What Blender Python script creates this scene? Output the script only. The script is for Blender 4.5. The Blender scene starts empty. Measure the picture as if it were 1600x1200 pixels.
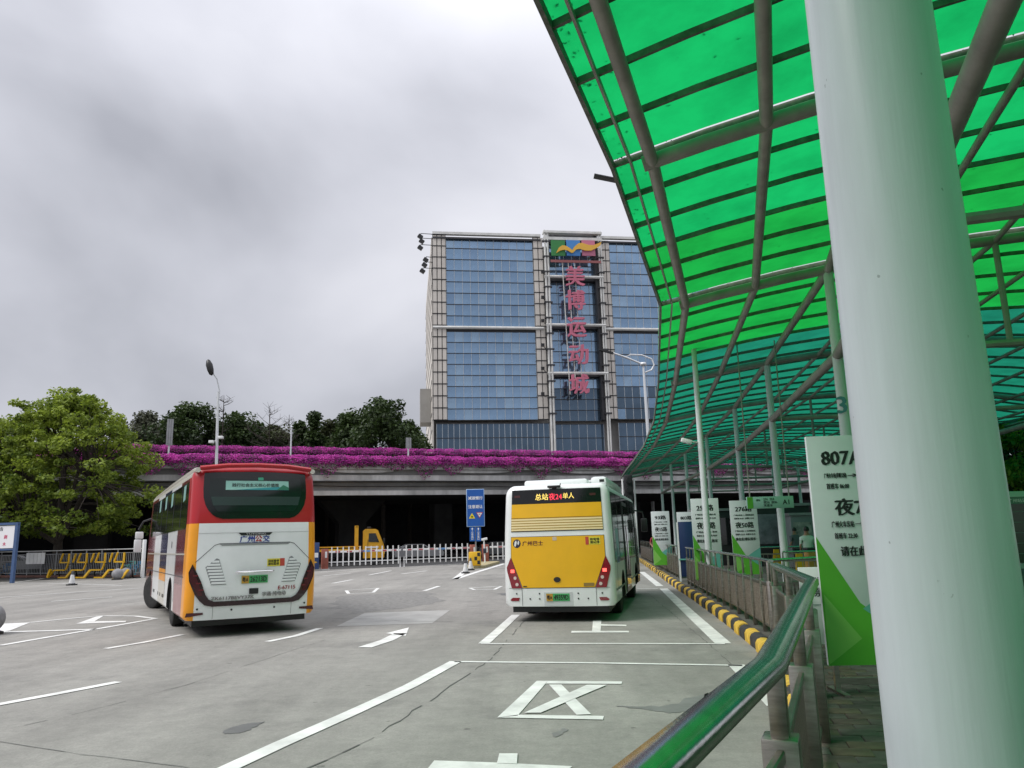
import bpy, bmesh, math, random
import numpy as np
from mathutils import Vector, Matrix
PI = math.pi
R = math.radians
sc = bpy.context.scene
C = sc.collection

# ------------------------------------------------------------------ camera
FPX, PITCH, ROLL, EYE = 1200.0, R(11.3), R(1.5), 1.8
_f = Vector((0, math.cos(PITCH), math.sin(PITCH)))
_u0 = Vector((0, -math.sin(PITCH), math.cos(PITCH)))
_r0 = Vector((1, 0, 0))
_rt = _r0 * math.cos(ROLL) - _u0 * math.sin(ROLL)
_up = _r0 * math.sin(ROLL) + _u0 * math.cos(ROLL)
EYEP = Vector((0, 0, EYE))
cam = bpy.data.cameras.new('camera')
cam.sensor_fit = 'HORIZONTAL'; cam.sensor_width = 36.0
cam.lens = FPX / 1600.0 * 36.0
cam.clip_start = 0.05; cam.clip_end = 3000
camo = bpy.data.objects.new('camera', cam); C.objects.link(camo)
M = Matrix((( _rt.x, _up.x, -_f.x, 0), (_rt.y, _up.y, -_f.y, 0), (_rt.z, _up.z, -_f.z, EYE), (0, 0, 0, 1)))
camo.matrix_world = M
sc.camera = camo

# ------------------------------------------------------------------ world: overcast sky
SUN_EL, SUN_AZ = R(52), R(-112)
w = bpy.data.worlds.new('World'); sc.world = w; w.use_nodes = True
nt = w.node_tree; nt.nodes.clear()
def N(t, tree=nt, **kw):
    n = tree.nodes.new(t)
    for k, v in kw.items(): setattr(n, k, v)
    return n
sky = N('ShaderNodeTexSky', sky_type='NISHITA', sun_disc=False, sun_elevation=SUN_EL, sun_rotation=SUN_AZ)
bg1 = N('ShaderNodeBackground'); bg1.inputs[1].default_value = 0.07
nt.links.new(sky.outputs[0], bg1.inputs[0])
tc = N('ShaderNodeTexCoord')
mp = N('ShaderNodeMapping'); mp.inputs['Scale'].default_value = (1.0, 1.0, 1.7); mp.inputs['Location'].default_value = (5.3, 1.9, 0.7)
nt.links.new(tc.outputs['Generated'], mp.inputs['Vector'])
n1 = N('ShaderNodeTexNoise'); n1.inputs['Scale'].default_value = 1.7; n1.inputs['Detail'].default_value = 6; n1.inputs['Roughness'].default_value = 0.43; n1.inputs['Distortion'].default_value = 0.25
nt.links.new(mp.outputs[0], n1.inputs['Vector'])
cr = N('ShaderNodeValToRGB')
cr.color_ramp.elements[0].position = 0.33; cr.color_ramp.elements[0].color = (0.30, 0.306, 0.34, 1)
cr.color_ramp.elements[1].position = 0.66; cr.color_ramp.elements[1].color = (0.62, 0.622, 0.665, 1)
e = cr.color_ramp.elements.new(0.47); e.color = (0.45, 0.456, 0.50, 1)
nt.links.new(n1.outputs['Fac'], cr.inputs[0])
# an overcast sky is brighter overhead than near the horizon
sx_ = N('ShaderNodeSeparateXYZ'); nt.links.new(tc.outputs['Generated'], sx_.inputs[0])
cl_ = N('ShaderNodeClamp'); nt.links.new(sx_.outputs['Z'], cl_.inputs[0])
pw_ = N('ShaderNodeMath', operation='POWER'); nt.links.new(cl_.outputs[0], pw_.inputs[0]); pw_.inputs[1].default_value = 3.0
ml_ = N('ShaderNodeMath', operation='MULTIPLY_ADD'); nt.links.new(pw_.outputs[0], ml_.inputs[0]); ml_.inputs[1].default_value = 1.5; ml_.inputs[2].default_value = 0.80
bg2 = N('ShaderNodeBackground')
nt.links.new(ml_.outputs[0], bg2.inputs[1])
nt.links.new(cr.outputs[0], bg2.inputs[0])
mx = N('ShaderNodeMixShader'); mx.inputs[0].default_value = 0.94
nt.links.new(bg1.outputs[0], mx.inputs[1]); nt.links.new(bg2.outputs[0], mx.inputs[2])
wo = N('ShaderNodeOutputWorld'); nt.links.new(mx.outputs[0], wo.inputs[0])

sun = bpy.data.lights.new('sun', 'SUN'); sun.energy = 1.5; sun.angle = R(25); sun.color = (1, 0.97, 0.92)
suno = bpy.data.objects.new('sun', sun); C.objects.link(suno)
_sd = Vector((math.sin(SUN_AZ) * math.cos(SUN_EL), math.cos(SUN_AZ) * math.cos(SUN_EL), math.sin(SUN_EL)))
suno.rotation_euler = (-_sd).to_track_quat('-Z', 'Y').to_euler()
suno.location = (0, 0, 60)

sc.view_settings.view_transform = 'Standard'; sc.view_settings.look = 'None'
sc.view_settings.exposure = 0.75; sc.view_settings.gamma = 1.0
sc.view_settings.use_curve_mapping = False
sc.cycles.use_denoising = True
sc.cycles.max_bounces = 8; sc.cycles.transparent_max_bounces = 8
sc.cycles.caustics_reflective = False; sc.cycles.caustics_refractive = False

# ------------------------------------------------------------------ pixel -> place (1600x1200 photograph)
def ray(x, y): return _f * FPX + _rt * (x - 800) + _up * (600 - y)
def G(x, y, z=0.0):
    d = ray(x, y); t = (z - EYE) / d.z; return EYEP + d * t
def DY(x, y, Y):
    d = ray(x, y); return EYEP + d * (Y / d.y)
def hit(x, y, p, n):
    d = ray(x, y); t = (p - EYEP).dot(n) / d.dot(n); return EYEP + d * t

# ------------------------------------------------------------------ materials
MATS = {}
def mat(name, col, rough=0.6, metal=0.0, var=0.0, vscale=3.0, bump=0.0, bscale=40.0, coat=0.0, emit=0.0, col2=None, spec=0.5, aniso=None):
    if name in MATS: return MATS[name]
    m = bpy.data.materials.new(name); m.use_nodes = True; t = m.node_tree; b = t.nodes['Principled BSDF']
    c = tuple(col) + (1,)
    b.inputs['Base Color'].default_value = c; b.inputs['Roughness'].default_value = rough; b.inputs['Metallic'].default_value = metal
    b.inputs['Coat Weight'].default_value = coat; b.inputs['Coat Roughness'].default_value = 0.08
    b.inputs['Specular IOR Level'].default_value = spec
    if emit: b.inputs['Emission Color'].default_value = c; b.inputs['Emission Strength'].default_value = emit
    if var or bump:
        co = t.nodes.new('ShaderNodeTexCoord')
        mpn = t.nodes.new('ShaderNodeMapping')
        if aniso: mpn.inputs['Scale'].default_value = aniso
        t.links.new(co.outputs['Object'], mpn.inputs[0])
    if var:
        n = t.nodes.new('ShaderNodeTexNoise'); n.inputs['Scale'].default_value = vscale; n.inputs['Detail'].default_value = 7; n.inputs['Roughness'].default_value = 0.62
        t.links.new(mpn.outputs[0], n.inputs['Vector'])
        r = t.nodes.new('ShaderNodeValToRGB'); r.color_ramp.elements[0].position = 0.32; r.color_ramp.elements[1].position = 0.68
        d = col2 if col2 else tuple(max(0, x * (1 - var)) for x in col)
        hi = tuple(min(1, x * (1 + var * 0.35)) for x in col)
        r.color_ramp.elements[0].color = tuple(d) + (1,); r.color_ramp.elements[1].color = hi + (1,)
        t.links.new(n.outputs['Fac'], r.inputs[0]); t.links.new(r.outputs[0], b.inputs['Base Color'])
        mr = t.nodes.new('ShaderNodeMapRange'); mr.inputs['To Min'].default_value = min(1, rough * 1.25 + .03); mr.inputs['To Max'].default_value = rough * 0.85
        t.links.new(n.outputs['Fac'], mr.inputs['Value']); t.links.new(mr.outputs[0], b.inputs['Roughness'])
    if bump:
        n2 = t.nodes.new('ShaderNodeTexNoise'); n2.inputs['Scale'].default_value = bscale; n2.inputs['Detail'].default_value = 4
        t.links.new(mpn.outputs[0], n2.inputs['Vector'])
        bp = t.nodes.new('ShaderNodeBump'); bp.inputs['Strength'].default_value = bump; bp.inputs['Distance'].default_value = 0.01
        t.links.new(n2.outputs['Fac'], bp.inputs['Height']); t.links.new(bp.outputs[0], b.inputs['Normal'])
    MATS[name] = m; return m

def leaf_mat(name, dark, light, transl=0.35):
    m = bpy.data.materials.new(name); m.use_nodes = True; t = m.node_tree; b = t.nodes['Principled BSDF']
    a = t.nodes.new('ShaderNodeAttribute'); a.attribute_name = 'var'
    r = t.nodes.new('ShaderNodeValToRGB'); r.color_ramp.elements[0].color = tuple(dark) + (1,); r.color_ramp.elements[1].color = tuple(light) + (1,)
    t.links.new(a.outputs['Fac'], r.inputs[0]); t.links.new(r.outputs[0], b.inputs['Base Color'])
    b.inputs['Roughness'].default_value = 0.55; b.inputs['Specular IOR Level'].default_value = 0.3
    tr = t.nodes.new('ShaderNodeBsdfTranslucent'); t.links.new(r.outputs[0], tr.inputs[0])
    mxs = t.nodes.new('ShaderNodeMixShader'); mxs.inputs[0].default_value = transl
    t.links.new(b.outputs[0], mxs.inputs[1]); t.links.new(tr.outputs[0], mxs.inputs[2])
    t.links.new(mxs.outputs[0], t.nodes['Material Output'].inputs[0])
    MATS[name] = m; return m

def sheet_mat(name, col, dirt):
    """tinted translucent polycarbonate with grime streaks"""
    m = bpy.data.materials.new(name); m.use_nodes = True; t = m.node_tree; b = t.nodes['Principled BSDF']
    co = t.nodes.new('ShaderNodeTexCoord')
    n = t.nodes.new('ShaderNodeTexNoise'); n.inputs['Scale'].default_value = 0.9; n.inputs['Detail'].default_value = 8; n.inputs['Roughness'].default_value = 0.65
    t.links.new(co.outputs['Object'], n.inputs['Vector'])
    r = t.nodes.new('ShaderNodeValToRGB'); r.color_ramp.elements[0].position = 0.28; r.color_ramp.elements[1].position = 0.6
    r.color_ramp.elements[0].color = tuple(c * dirt for c in col) + (1,); r.color_ramp.elements[1].color = tuple(col) + (1,)
    t.links.new(n.outputs['Fac'], r.inputs[0])
    tr = t.nodes.new('ShaderNodeBsdfTranslucent'); t.links.new(r.outputs[0], tr.inputs[0])
    b.inputs['Roughness'].default_value = 0.25; t.links.new(r.outputs[0], b.inputs['Base Color'])
    mxs = t.nodes.new('ShaderNodeMixShader'); mxs.inputs[0].default_value = 0.93
    t.links.new(b.outputs[0], mxs.inputs[1]); t.links.new(tr.outputs[0], mxs.inputs[2])
    t.links.new(mxs.outputs[0], t.nodes['Material Output'].inputs[0])
    MATS[name] = m; return m

white = mat('white_paint', (0.78, 0.79, 0.79), 0.35, var=0.1, vscale=2, coat=0.2)
black = mat('black_plastic', (0.012, 0.012, 0.013), 0.45)
rubber = mat('rubber', (0.02, 0.02, 0.02), 0.85, var=0.3, vscale=8)
steel = mat('brushed_stainless', (0.36, 0.335, 0.30), 0.3, 1.0, var=0.35, vscale=5, bump=0.08, bscale=30, aniso=(1, 1, 6))
railsteel = mat('polished_stainless', (0.62, 0.64, 0.62), 0.16, 1.0, var=0.3, vscale=4, bump=0.05, bscale=18, aniso=(6, 1, 6))
tubegrey = mat('grey_painted_tube', (0.34, 0.32, 0.29), 0.5, var=0.25, vscale=2.5, bump=0.1, bscale=60)
postwhite = mat('pale_painted_steel', (0.66, 0.70, 0.71), 0.38, var=0.12, vscale=1.6, bump=0.1, bscale=25, aniso=(3, 3, .6))
purlinm = mat('dirty_purlin', (0.17, 0.17, 0.145), 0.6, var=0.5, vscale=6)
conc = mat('grey_concrete', (0.30, 0.30, 0.295), 0.85, var=0.35, vscale=0.5, bump=0.15, bscale=12)
concl = mat('pale_concrete', (0.60, 0.60, 0.585), 0.8, var=0.4, vscale=0.7, bump=0.15, bscale=12, aniso=(1, 1, .3))
concd = mat('shade_dark_concrete', (0.038, 0.037, 0.036), 0.9, var=0.4, vscale=0.4)  # near-black colour carries the shade under the flyover
markm = mat('road_paint', (0.72, 0.72, 0.70), 0.7, var=0.28, vscale=2.2, bump=0.1, bscale=50)
yellowp = mat('yellow_paint', (0.72, 0.42, 0.01), 0.45, var=0.2, vscale=3)
kyellow = mat('kerb_yellow', (0.66, 0.43, 0.05), 0.65, var=0.4, vscale=7, bump=0.2, bscale=30)
kblack = mat('kerb_black', (0.035, 0.035, 0.035), 0.65, var=0.5, vscale=7, bump=0.2, bscale=30)
glassd = mat('tinted_glass', (0.012, 0.016, 0.016), 0.06, spec=0.6)
chrome = mat('chrome', (0.75, 0.75, 0.75), 0.12, 1.0)

# ------------------------------------------------------------------ mesh helpers
class B:
    def __init__(s): s.v = []; s.f = []; s.m = []
    def add(s, vs, fs, mi=0):
        o = len(s.v); s.v += [Vector(p) for p in vs]; s.f += [[i + o for i in f] for f in fs]; s.m += [mi] * len(fs); return s
    def box(s, c, d, rz=0.0, rx=0.0, ry=0.0, mi=0, bev=0.0):
        hx, hy, hz = d[0] / 2, d[1] / 2, d[2] / 2
        if bev:
            bm = bmesh.new(); bmesh.ops.create_cube(bm, size=1)
            for v in bm.verts: v.co = Vector((v.co.x * d[0], v.co.y * d[1], v.co.z * d[2]))
            bmesh.ops.bevel(bm, geom=bm.edges[:], offset=bev, segments=2, affect='EDGES', profile=0.5)
            bm.verts.index_update()
            vs = [v.co.copy() for v in bm.verts]; fs = [[v.index for v in f.verts] for f in bm.faces]; bm.free()
        else:
            vs = [Vector((x, y, z)) for z in (-hz, hz) for y in (-hy, hy) for x in (-hx, hx)]
            fs = [[0, 2, 3, 1], [4, 5, 7, 6], [0, 1, 5, 4], [2, 6, 7, 3], [0, 4, 6, 2], [1, 3, 7, 5]]
        m = Matrix.Rotation(rz, 4, 'Z') @ Matrix.Rotation(ry, 4, 'Y') @ Matrix.Rotation(rx, 4, 'X')
        c = Vector(c)
        return s.add([m @ v + c for v in vs], fs, mi)
    def tube(s, pts, r, seg=8, caps=True, mi=0):
        pts = [Vector(p) for p in pts]; n = len(pts); rr = r if isinstance(r, (list, tuple)) else [r] * n
        vs = []; ref = None
        for i, p in enumerate(pts):
            t = (pts[min(i + 1, n - 1)] - pts[max(i - 1, 0)]).normalized()
            if ref is None: ref = Vector((0, 0, 1)) if abs(t.z) < 0.9 else Vector((1, 0, 0))
            a = t.cross(ref).normalized(); b = a.cross(t).normalized(); ref = b
            for k in range(seg):
                q = 2 * PI * k / seg
                vs.append(p + (a * math.cos(q) + b * math.sin(q)) * rr[i])
        fs = []
        for i in range(n - 1):
            for k in range(seg):
                k2 = (k + 1) % seg
                fs.append([i * seg + k, i * seg + k2, (i + 1) * seg + k2, (i + 1) * seg + k])
        if caps: fs.append(list(range(seg - 1, -1, -1))); fs.append([(n - 1) * seg + k for k in range(seg)])
        return s.add(vs, fs, mi)
    def bar(s, pts, wd, ht, mi=0, bev=0.0, up=Vector((0, 0, 1))):
        """rectangular (chamfered) section swept along a polyline with mitred corners"""
        pts = [Vector(p) for p in pts]; n = len(pts)
        if bev: sec = [(-wd/2+bev, -ht/2), (wd/2-bev, -ht/2), (wd/2, -ht/2+bev), (wd/2, ht/2-bev), (wd/2-bev, ht/2), (-wd/2+bev, ht/2), (-wd/2, ht/2-bev), (-wd/2, -ht/2+bev)]
        else: sec = [(-wd/2, -ht/2), (wd/2, -ht/2), (wd/2, ht/2), (-wd/2, ht/2)]
        k = len(sec); vs = []
        for i, p in enumerate(pts):
            t0 = (pts[i] - pts[i-1]).normalized() if i else (pts[1] - pts[0]).normalized()
            t1 = (pts[i+1] - pts[i]).normalized() if i < n-1 else t0
            t = (t0 + t1).normalized(); a = t.cross(up).normalized(); b = a.cross(t).normalized()
            sc_ = 1 / max(0.4, t.dot(t1))
            for x, z in sec: vs.append(p + a * x * sc_ + b * z)
        fs = []
        for i in range(n - 1):
            for j in range(k):
                j2 = (j + 1) % k; fs.append([i*k+j, i*k+j2, (i+1)*k+j2, (i+1)*k+j])
        fs.append(list(range(k-1, -1, -1))); fs.append([(n-1)*k+j for j in range(k)])
        return s.add(vs, fs, mi)
    def prism(s, poly, o, u, v, n, t0, t1, mi=0):
        """polygon (a,b) in frame o + a*u + b*v, from n*t0 to n*t1"""
        o, u, v, n = Vector(o), Vector(u), Vector(v), Vector(n); k = len(poly)
        vs = [o + u*a + v*b + n*t0 for a, b in poly] + [o + u*a + v*b + n*t1 for a, b in poly]
        fs = [list(range(k-1, -1, -1)), list(range(k, 2*k))] + [[i, (i+1) % k, k+(i+1) % k, k+i] for i in range(k)]
        return s.add(vs, fs, mi)
    def lathe(s, prof, c=(0, 0, 0), axis='Z', seg=16, mi=0):
        vs = []; c = Vector(c)
        for r, h in prof:
            for k in range(seg):
                q = 2 * PI * k / seg; a, b = r * math.cos(q), r * math.sin(q)
                vs.append(c + (Vector((a, b, h)) if axis == 'Z' else Vector((h, a, b)) if axis == 'X' else Vector((a, h, b))))
        fs = []
        for i in range(len(prof) - 1):
            for k in range(seg):
                k2 = (k+1) % seg; fs.append([i*seg+k, i*seg+k2, (i+1)*seg+k2, (i+1)*seg+k])
        fs.append(list(range(seg-1, -1, -1))); fs.append([(len(prof)-1)*seg+k for k in range(seg)])
        return s.add(vs, fs, mi)
    def mesh(s, name, deform=None, smooth=True, ang=0.7):
        me = bpy.data.meshes.new(name)
        vs = [deform(p) for p in s.v] if deform else s.v
        me.from_pydata([tuple(p) for p in vs], [], s.f)
        if any(s.m): me.polygons.foreach_set('material_index', s.m)
        bm = bmesh.new(); bm.from_mesh(me); bmesh.ops.recalc_face_normals(bm, faces=bm.faces[:]); bm.to_mesh(me); bm.free()
        if smooth:
            me.polygons.foreach_set('use_smooth', [True] * len(me.polygons)); me.set_sharp_from_angle(angle=ang)
        me.update(); return me
    def build(s, name, m, parent=None, deform=None, smooth=True, ang=0.7):
        return link(name, s.mesh(name, deform, smooth, ang), m, parent)

def link(name, me, m=None, parent=None, loc=None, rz=None):
    if m is not None and not me.materials:
        for x in (m if isinstance(m, (list, tuple)) else [m]): me.materials.append(x)
    o = bpy.data.objects.new(name, me); C.objects.link(o)
    if parent: o.parent = parent
    if loc is not None: o.location = loc
    if rz is not None: o.rotation_euler.z = rz
    return o
def thing(name, label, cat, loc=(0, 0, 0), rz=0.0, group=None):
    o = bpy.data.objects.new(name, None); C.objects.link(o); o.empty_display_size = 0.3
    o.location = loc; o.rotation_euler.z = rz
    return tag(o, label, cat, group)
def tag(o, label, cat, group=None):
    o['label'] = label; o['category'] = cat
    if group: o['group'] = group
    return o
def struct(o): o['kind'] = 'structure'; return o
def stuff(o): o['kind'] = 'stuff'; return o
def lab(o, l): o['label'] = l; return o
def dup(root, loc, rz, label=None):
    r = root.copy(); C.objects.link(r); r.location = loc; r.rotation_euler.z = rz
    if label: r['label'] = label
    for ch in root.children:
        c = ch.copy(); C.objects.link(c); c.parent = r
        for g in ch.children:
            d = g.copy(); C.objects.link(d); d.parent = c
    return r

_tc = {}
def text(s, o, u, v, n, m, parent, h=None, wd=None, bold=0.02, depth=0.004, name='lettering', deform=None, vertical=False):
    """text centred at o in the plane (u, v), h high and/or wd wide"""
    key = s
    if key not in _tc:
        cu = bpy.data.curves.new('txt', 'FONT'); cu.body = s; cu.size = 1; cu.extrude = 0.5; cu.resolution_u = 2
        if vertical: cu.space_line = 0.95
        cu.align_x = 'CENTER' if vertical else 'LEFT'
        to = bpy.data.objects.new('txt', cu); me0 = bpy.data.meshes.new_from_object(to)
        co = np.empty(len(me0.vertices) * 3); me0.vertices.foreach_get('co', co); co = co.reshape(-1, 3)
        fs = [list(p.vertices) for p in me0.polygons]
        bpy.data.objects.remove(to); bpy.data.curves.remove(cu); bpy.data.meshes.remove(me0)
        _tc[key] = (co, fs)
    co, fs = _tc[key]
    if not len(co): return None
    mn, mx_ = co.min(0), co.max(0); c = (mn + mx_) / 2; ex = mx_ - mn
    sy = h / ex[1] if h else None; sx = wd / ex[0] if wd else None
    sx = sx or sy; sy = sy or sx
    o, u, v, n = Vector(o), Vector(u), Vector(v), Vector(n)
    b = B()
    for k_, (ox, oy) in enumerate(((0, 0), (bold, .4*bold), (-bold, -.4*bold))):
        b.add([o + u * ((p[0]-c[0]+ox)*sx) + v * ((p[1]-c[1]+oy)*sy) + n * (depth * (p[2] + 0.5) * (1+.07*k_) + depth*.03*k_) for p in co], fs)
    return b.build(name, m, parent, deform, smooth=False)

def leaves(name, cen, nrm, size, var, m, parent=None, aspect=0.55, seed=1):
    rng = np.random.default_rng(seed); n = len(cen)
    nrm = nrm / (np.linalg.norm(nrm, axis=1, keepdims=True) + 1e-9)
    rv = rng.normal(size=(n, 3)); a = np.cross(nrm, rv); a /= (np.linalg.norm(a, axis=1, keepdims=True) + 1e-9); b = np.cross(nrm, a)
    sz = np.asarray(size).reshape(-1, 1) * np.ones((n, 1))
    V = np.empty((n, 4, 3))
    V[:, 0] = cen - a*sz*.5; V[:, 1] = cen + b*sz*aspect*.5 + nrm*sz*.08; V[:, 2] = cen + a*sz*.5; V[:, 3] = cen - b*sz*aspect*.5 + nrm*sz*.08
    me = bpy.data.meshes.new(name)
    me.vertices.add(4*n); me.vertices.foreach_set('co', V.reshape(-1))
    me.loops.add(4*n); me.loops.foreach_set('vertex_index', np.arange(4*n, dtype=np.int32))
    me.polygons.add(n); me.polygons.foreach_set('loop_start', np.arange(0, 4*n, 4, dtype=np.int32))
    at = me.attributes.new('var', 'FLOAT', 'FACE'); at.data.foreach_set('value', np.clip(var, 0, 1).astype(np.float32))
    me.update(calc_edges=True)
    return link(name, me, m, parent)
#@@NEXT
# ================================================================== GROUND
def ground_material():
    m = bpy.data.materials.new('worn_concrete_road'); m.use_nodes = True; t = m.node_tree; b = t.nodes['Principled BSDF']
    L = t.links.new
    co = t.nodes.new('ShaderNodeTexCoord')
    def noise(scale, det=8, rough=.6, sc3=(1, 1, 1), rot=0.0):
        mpn = t.nodes.new('ShaderNodeMapping'); mpn.inputs['Scale'].default_value = sc3; mpn.inputs['Rotation'].default_value[2] = rot
        L(co.outputs['Object'], mpn.inputs[0])
        n = t.nodes.new('ShaderNodeTexNoise'); n.inputs['Scale'].default_value = scale; n.inputs['Detail'].default_value = det; n.inputs['Roughness'].default_value = rough
        L(mpn.outputs[0], n.inputs['Vector']); return n.outputs['Fac']
    def ramp(f, p0, p1, c0, c1):
        r = t.nodes.new('ShaderNodeValToRGB'); r.color_ramp.elements[0].position = p0; r.color_ramp.elements[1].position = p1
        r.color_ramp.elements[0].color = c0 + (1,); r.color_ramp.elements[1].color = c1 + (1,); L(f, r.inputs[0]); return r.outputs[0]
    def mul(a, b_, f=1.0):
        x = t.nodes.new('ShaderNodeMix'); x.data_type = 'RGBA'; x.blend_type = 'MULTIPLY'; x.inputs[0].default_value = f
        L(a, x.inputs[6]); L(b_, x.inputs[7]); return x.outputs[2]
    base = ramp(noise(0.16, 9, .6), .3, .7, (0.235, 0.228, 0.213), (0.325, 0.315, 0.295))
    streak = ramp(noise(0.9, 6, .6, (1.0, 0.10, 1), R(-8)), .33, .67, (0.80, 0.80, 0.80), (1.08, 1.08, 1.08))
    blot = ramp(noise(0.5, 6, .65), .30, .46, (0.74, 0.74, 0.75), (1, 1, 1))
    grit = ramp(noise(45, 5, .8), .3, .7, (0.80, 0.80, 0.80), (1.15, 1.15, 1.15))
    dots = ramp(noise(7, 2, .4), .22, .27, (0.6, 0.6, 0.6), (1, 1, 1))
    mott = ramp(noise(3.2, 8, .75), .34, .66, (0.86, 0.86, 0.855), (1.09, 1.085, 1.075))
    fine = ramp(noise(14, 6, .8), .3, .7, (0.88, 0.88, 0.88), (1.1, 1.1, 1.1))
    c = mul(mul(mul(mul(mul(mul(base, streak), blot), grit), dots), mott), fine)
    L(c, b.inputs['Base Color']); b.inputs['Roughness'].default_value = 0.82; b.inputs['Specular IOR Level'].default_value = 0.35
    bp = t.nodes.new('ShaderNodeBump'); bp.inputs['Strength'].default_value = 0.25; bp.inputs['Distance'].default_value = 0.006
    L(noise(55, 4, .7), bp.inputs['Height']); L(bp.outputs[0], b.inputs['Normal'])
    return m
roadm = ground_material()
b = B(); b.add([(-700, -300, 0), (700, -300, 0), (700, 1500, 0), (-700, 1500, 0)], [[0, 1, 2, 3]])
ground = struct(b.build('road', roadm))

# street under the flyover, its asphalt darkened to carry the shade there
FA = math.atan(0.36); FU = Vector((math.cos(FA), math.sin(FA), 0)); FV = Vector((-math.sin(FA), math.cos(FA), 0)); FO = Vector((0, 70.1, 0))
asph = mat('shade_dark_asphalt', (0.045, 0.045, 0.046), 0.85, var=0.4, vscale=0.6, bump=0.2, bscale=30)
b = B(); q = [FO + FU*a + FV*c_ + Vector((0, 0, .004)) for a, c_ in ((-110, -11.5), (90, -11.5), (90, 60), (-110, 60))]
b.add(q, [[0, 1, 2, 3]]); struct(b.build('street', asph))

# ---- painted markings -------------------------------------------------
ZM = 0.008
def mark(polys, name='road_marking', m=markm, z=ZM):
    b = B()
    for poly in polys: b.add([(p.x, p.y, z) for p in poly], [list(range(len(poly)))])
    o = b.build(name, m, ground, smooth=False); return o
def strip(px, wd, z=ZM):
    pts = [G(*p) if len(p) == 2 else Vector(p) for p in px]; out = []
    for i in range(len(pts) - 1):
        pass
    n = len(pts); Lp, Rp = [], []
    for i, p in enumerate(pts):
        t = (pts[min(i+1, n-1)] - pts[max(i-1, 0)]); t.z = 0; t.normalize(); a = Vector((-t.y, t.x, 0))
        Lp.append(p + a*wd/2); Rp.append(p - a*wd/2)
    for i in range(n-1): out.append([Lp[i], Lp[i+1], Rp[i+1], Rp[i]])
    return out
def zp(x, y): return (480 + x/2.105, 860 + y/2.105)
for px, wd in (([(-60, 1112), (0, 1101), (92, 1084), (185, 1066)], .16), ([(165, 1014), (225, 1004), (285, 992)], .15), ([(418, 1003), (462, 994), (500, 982)], .16),
               ([(0, 1009), (75, 996), (152, 983), (243, 967)], .16), ([(0, 988), (75, 986), (150, 983.5)], .2),
               ([(47, 973), (107, 967), (160, 962.3), (213, 963), (243, 967)], .14),
               ([(-40, 937), (0, 934), (110, 926), (222, 919)], .14), ([(80, 940), (175, 933)], .14), ([(18, 911), (68, 904)], .14), ([(0, 910.5), (110, 912), (190, 915)], .12),
               ([(520, 911.5), (550, 906)], .16), ([(577, 898.5), (611, 892)], .16), ([(627, 897), (667, 892)], .16), ([(663, 923.5), (686, 916)], .17), ([(504, 900), (548, 896)], .15),
               ([(711, 905), (719, 898.5), (727, 892)], .3), ([(711, 905), (745, 894), (788, 881)], .3),
               ([(500, 894), (560, 889.5), (650, 885), (722, 881)], .2), ([(570, 1012), (604, 1001), (626, 990)], .26),
               ([(756, 1006), (780, 985), (806, 961)], .2), ([(752, 1006.3), (940, 1006), (1133, 1006.5)], .1),
               ([(1130, 1006), (1085, 965), (1037, 920)], .26), ([(995, 920), (1028, 920)], .12), ([(1031, 916), (1003, 894)], .25),
               ([(712, 1034), (640, 1073), (540, 1119), (440, 1163), (360, 1200), (250, 1250)], .19), ([(710, 1034.5), (930, 1036.5), (1160, 1040.5)], .1),
               ([(1150, 1039), (1175, 1064), (1215, 1104)], .22)):
    mark(strip(px, wd))
mark([[G(*p) for p in q] for q in ([(3, 975), (47, 973), (15, 986), (-14, 990)],)])
mark([[G(*p) for p in q] for q in ([(119, 975), (150, 964), (163, 962), (148, 971)], [(147, 971.2), (197, 970.5), (196, 972.5), (119, 975)])], 'road_arrow')
mark([[G(*p) for p in q] for q in ([(603, 990), (639, 981), (634, 994)],)], 'road_arrow')
for dq in ([(541, 923), (591, 919), (583, 926), (545, 928)], [(734, 919), (784, 916), (772, 921.5), (742, 922)]):
    mark(sum([strip([dq[i], dq[(i+1) % 4]], .12, ZM) for i in range(4)], []), 'road_diamond')
up_ = [[G(*zp(*p)) for p in q] for q in ([(940, 231), (968, 229), (965, 266), (937, 266)], [(870, 266), (1058, 266), (1058, 271), (868, 272)], [(967, 243.5), (1050, 246), (1050, 250), (966, 249)])]
mark(up_, 'road_lettering')
qu = [[G(*zp(*p)) for p in q] for q in ([(755, 431), (792, 431), (692, 546), (625, 552)], [(792, 431), (1036, 433), (1034, 441), (785, 440)], [(694, 543), (976, 547), (973, 559), (625, 552)],
                                         [(795, 443), (836, 443), (934, 541), (886, 543)], [(920, 445), (986, 445), (768, 537), (714, 537)])]
mark([qu[0]], 'road_lettering'); mark([qu[1]], 'road_lettering'); mark([qu[2]], 'road_lettering'); mark([qu[3]], 'road_lettering'); mark([qu[4]], 'road_lettering', z=ZM+.003)
ke = [[G(*zp(*p)) for p in q] for q in ([(418, 694), (600, 700), (872, 713), (852, 730), (395, 722)], [(632, 672), (692, 672), (690, 706), (624, 704)])]
mark([ke[0]], 'road_lettering'); mark([ke[1]], 'road_lettering', z=ZM+.003)
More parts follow.
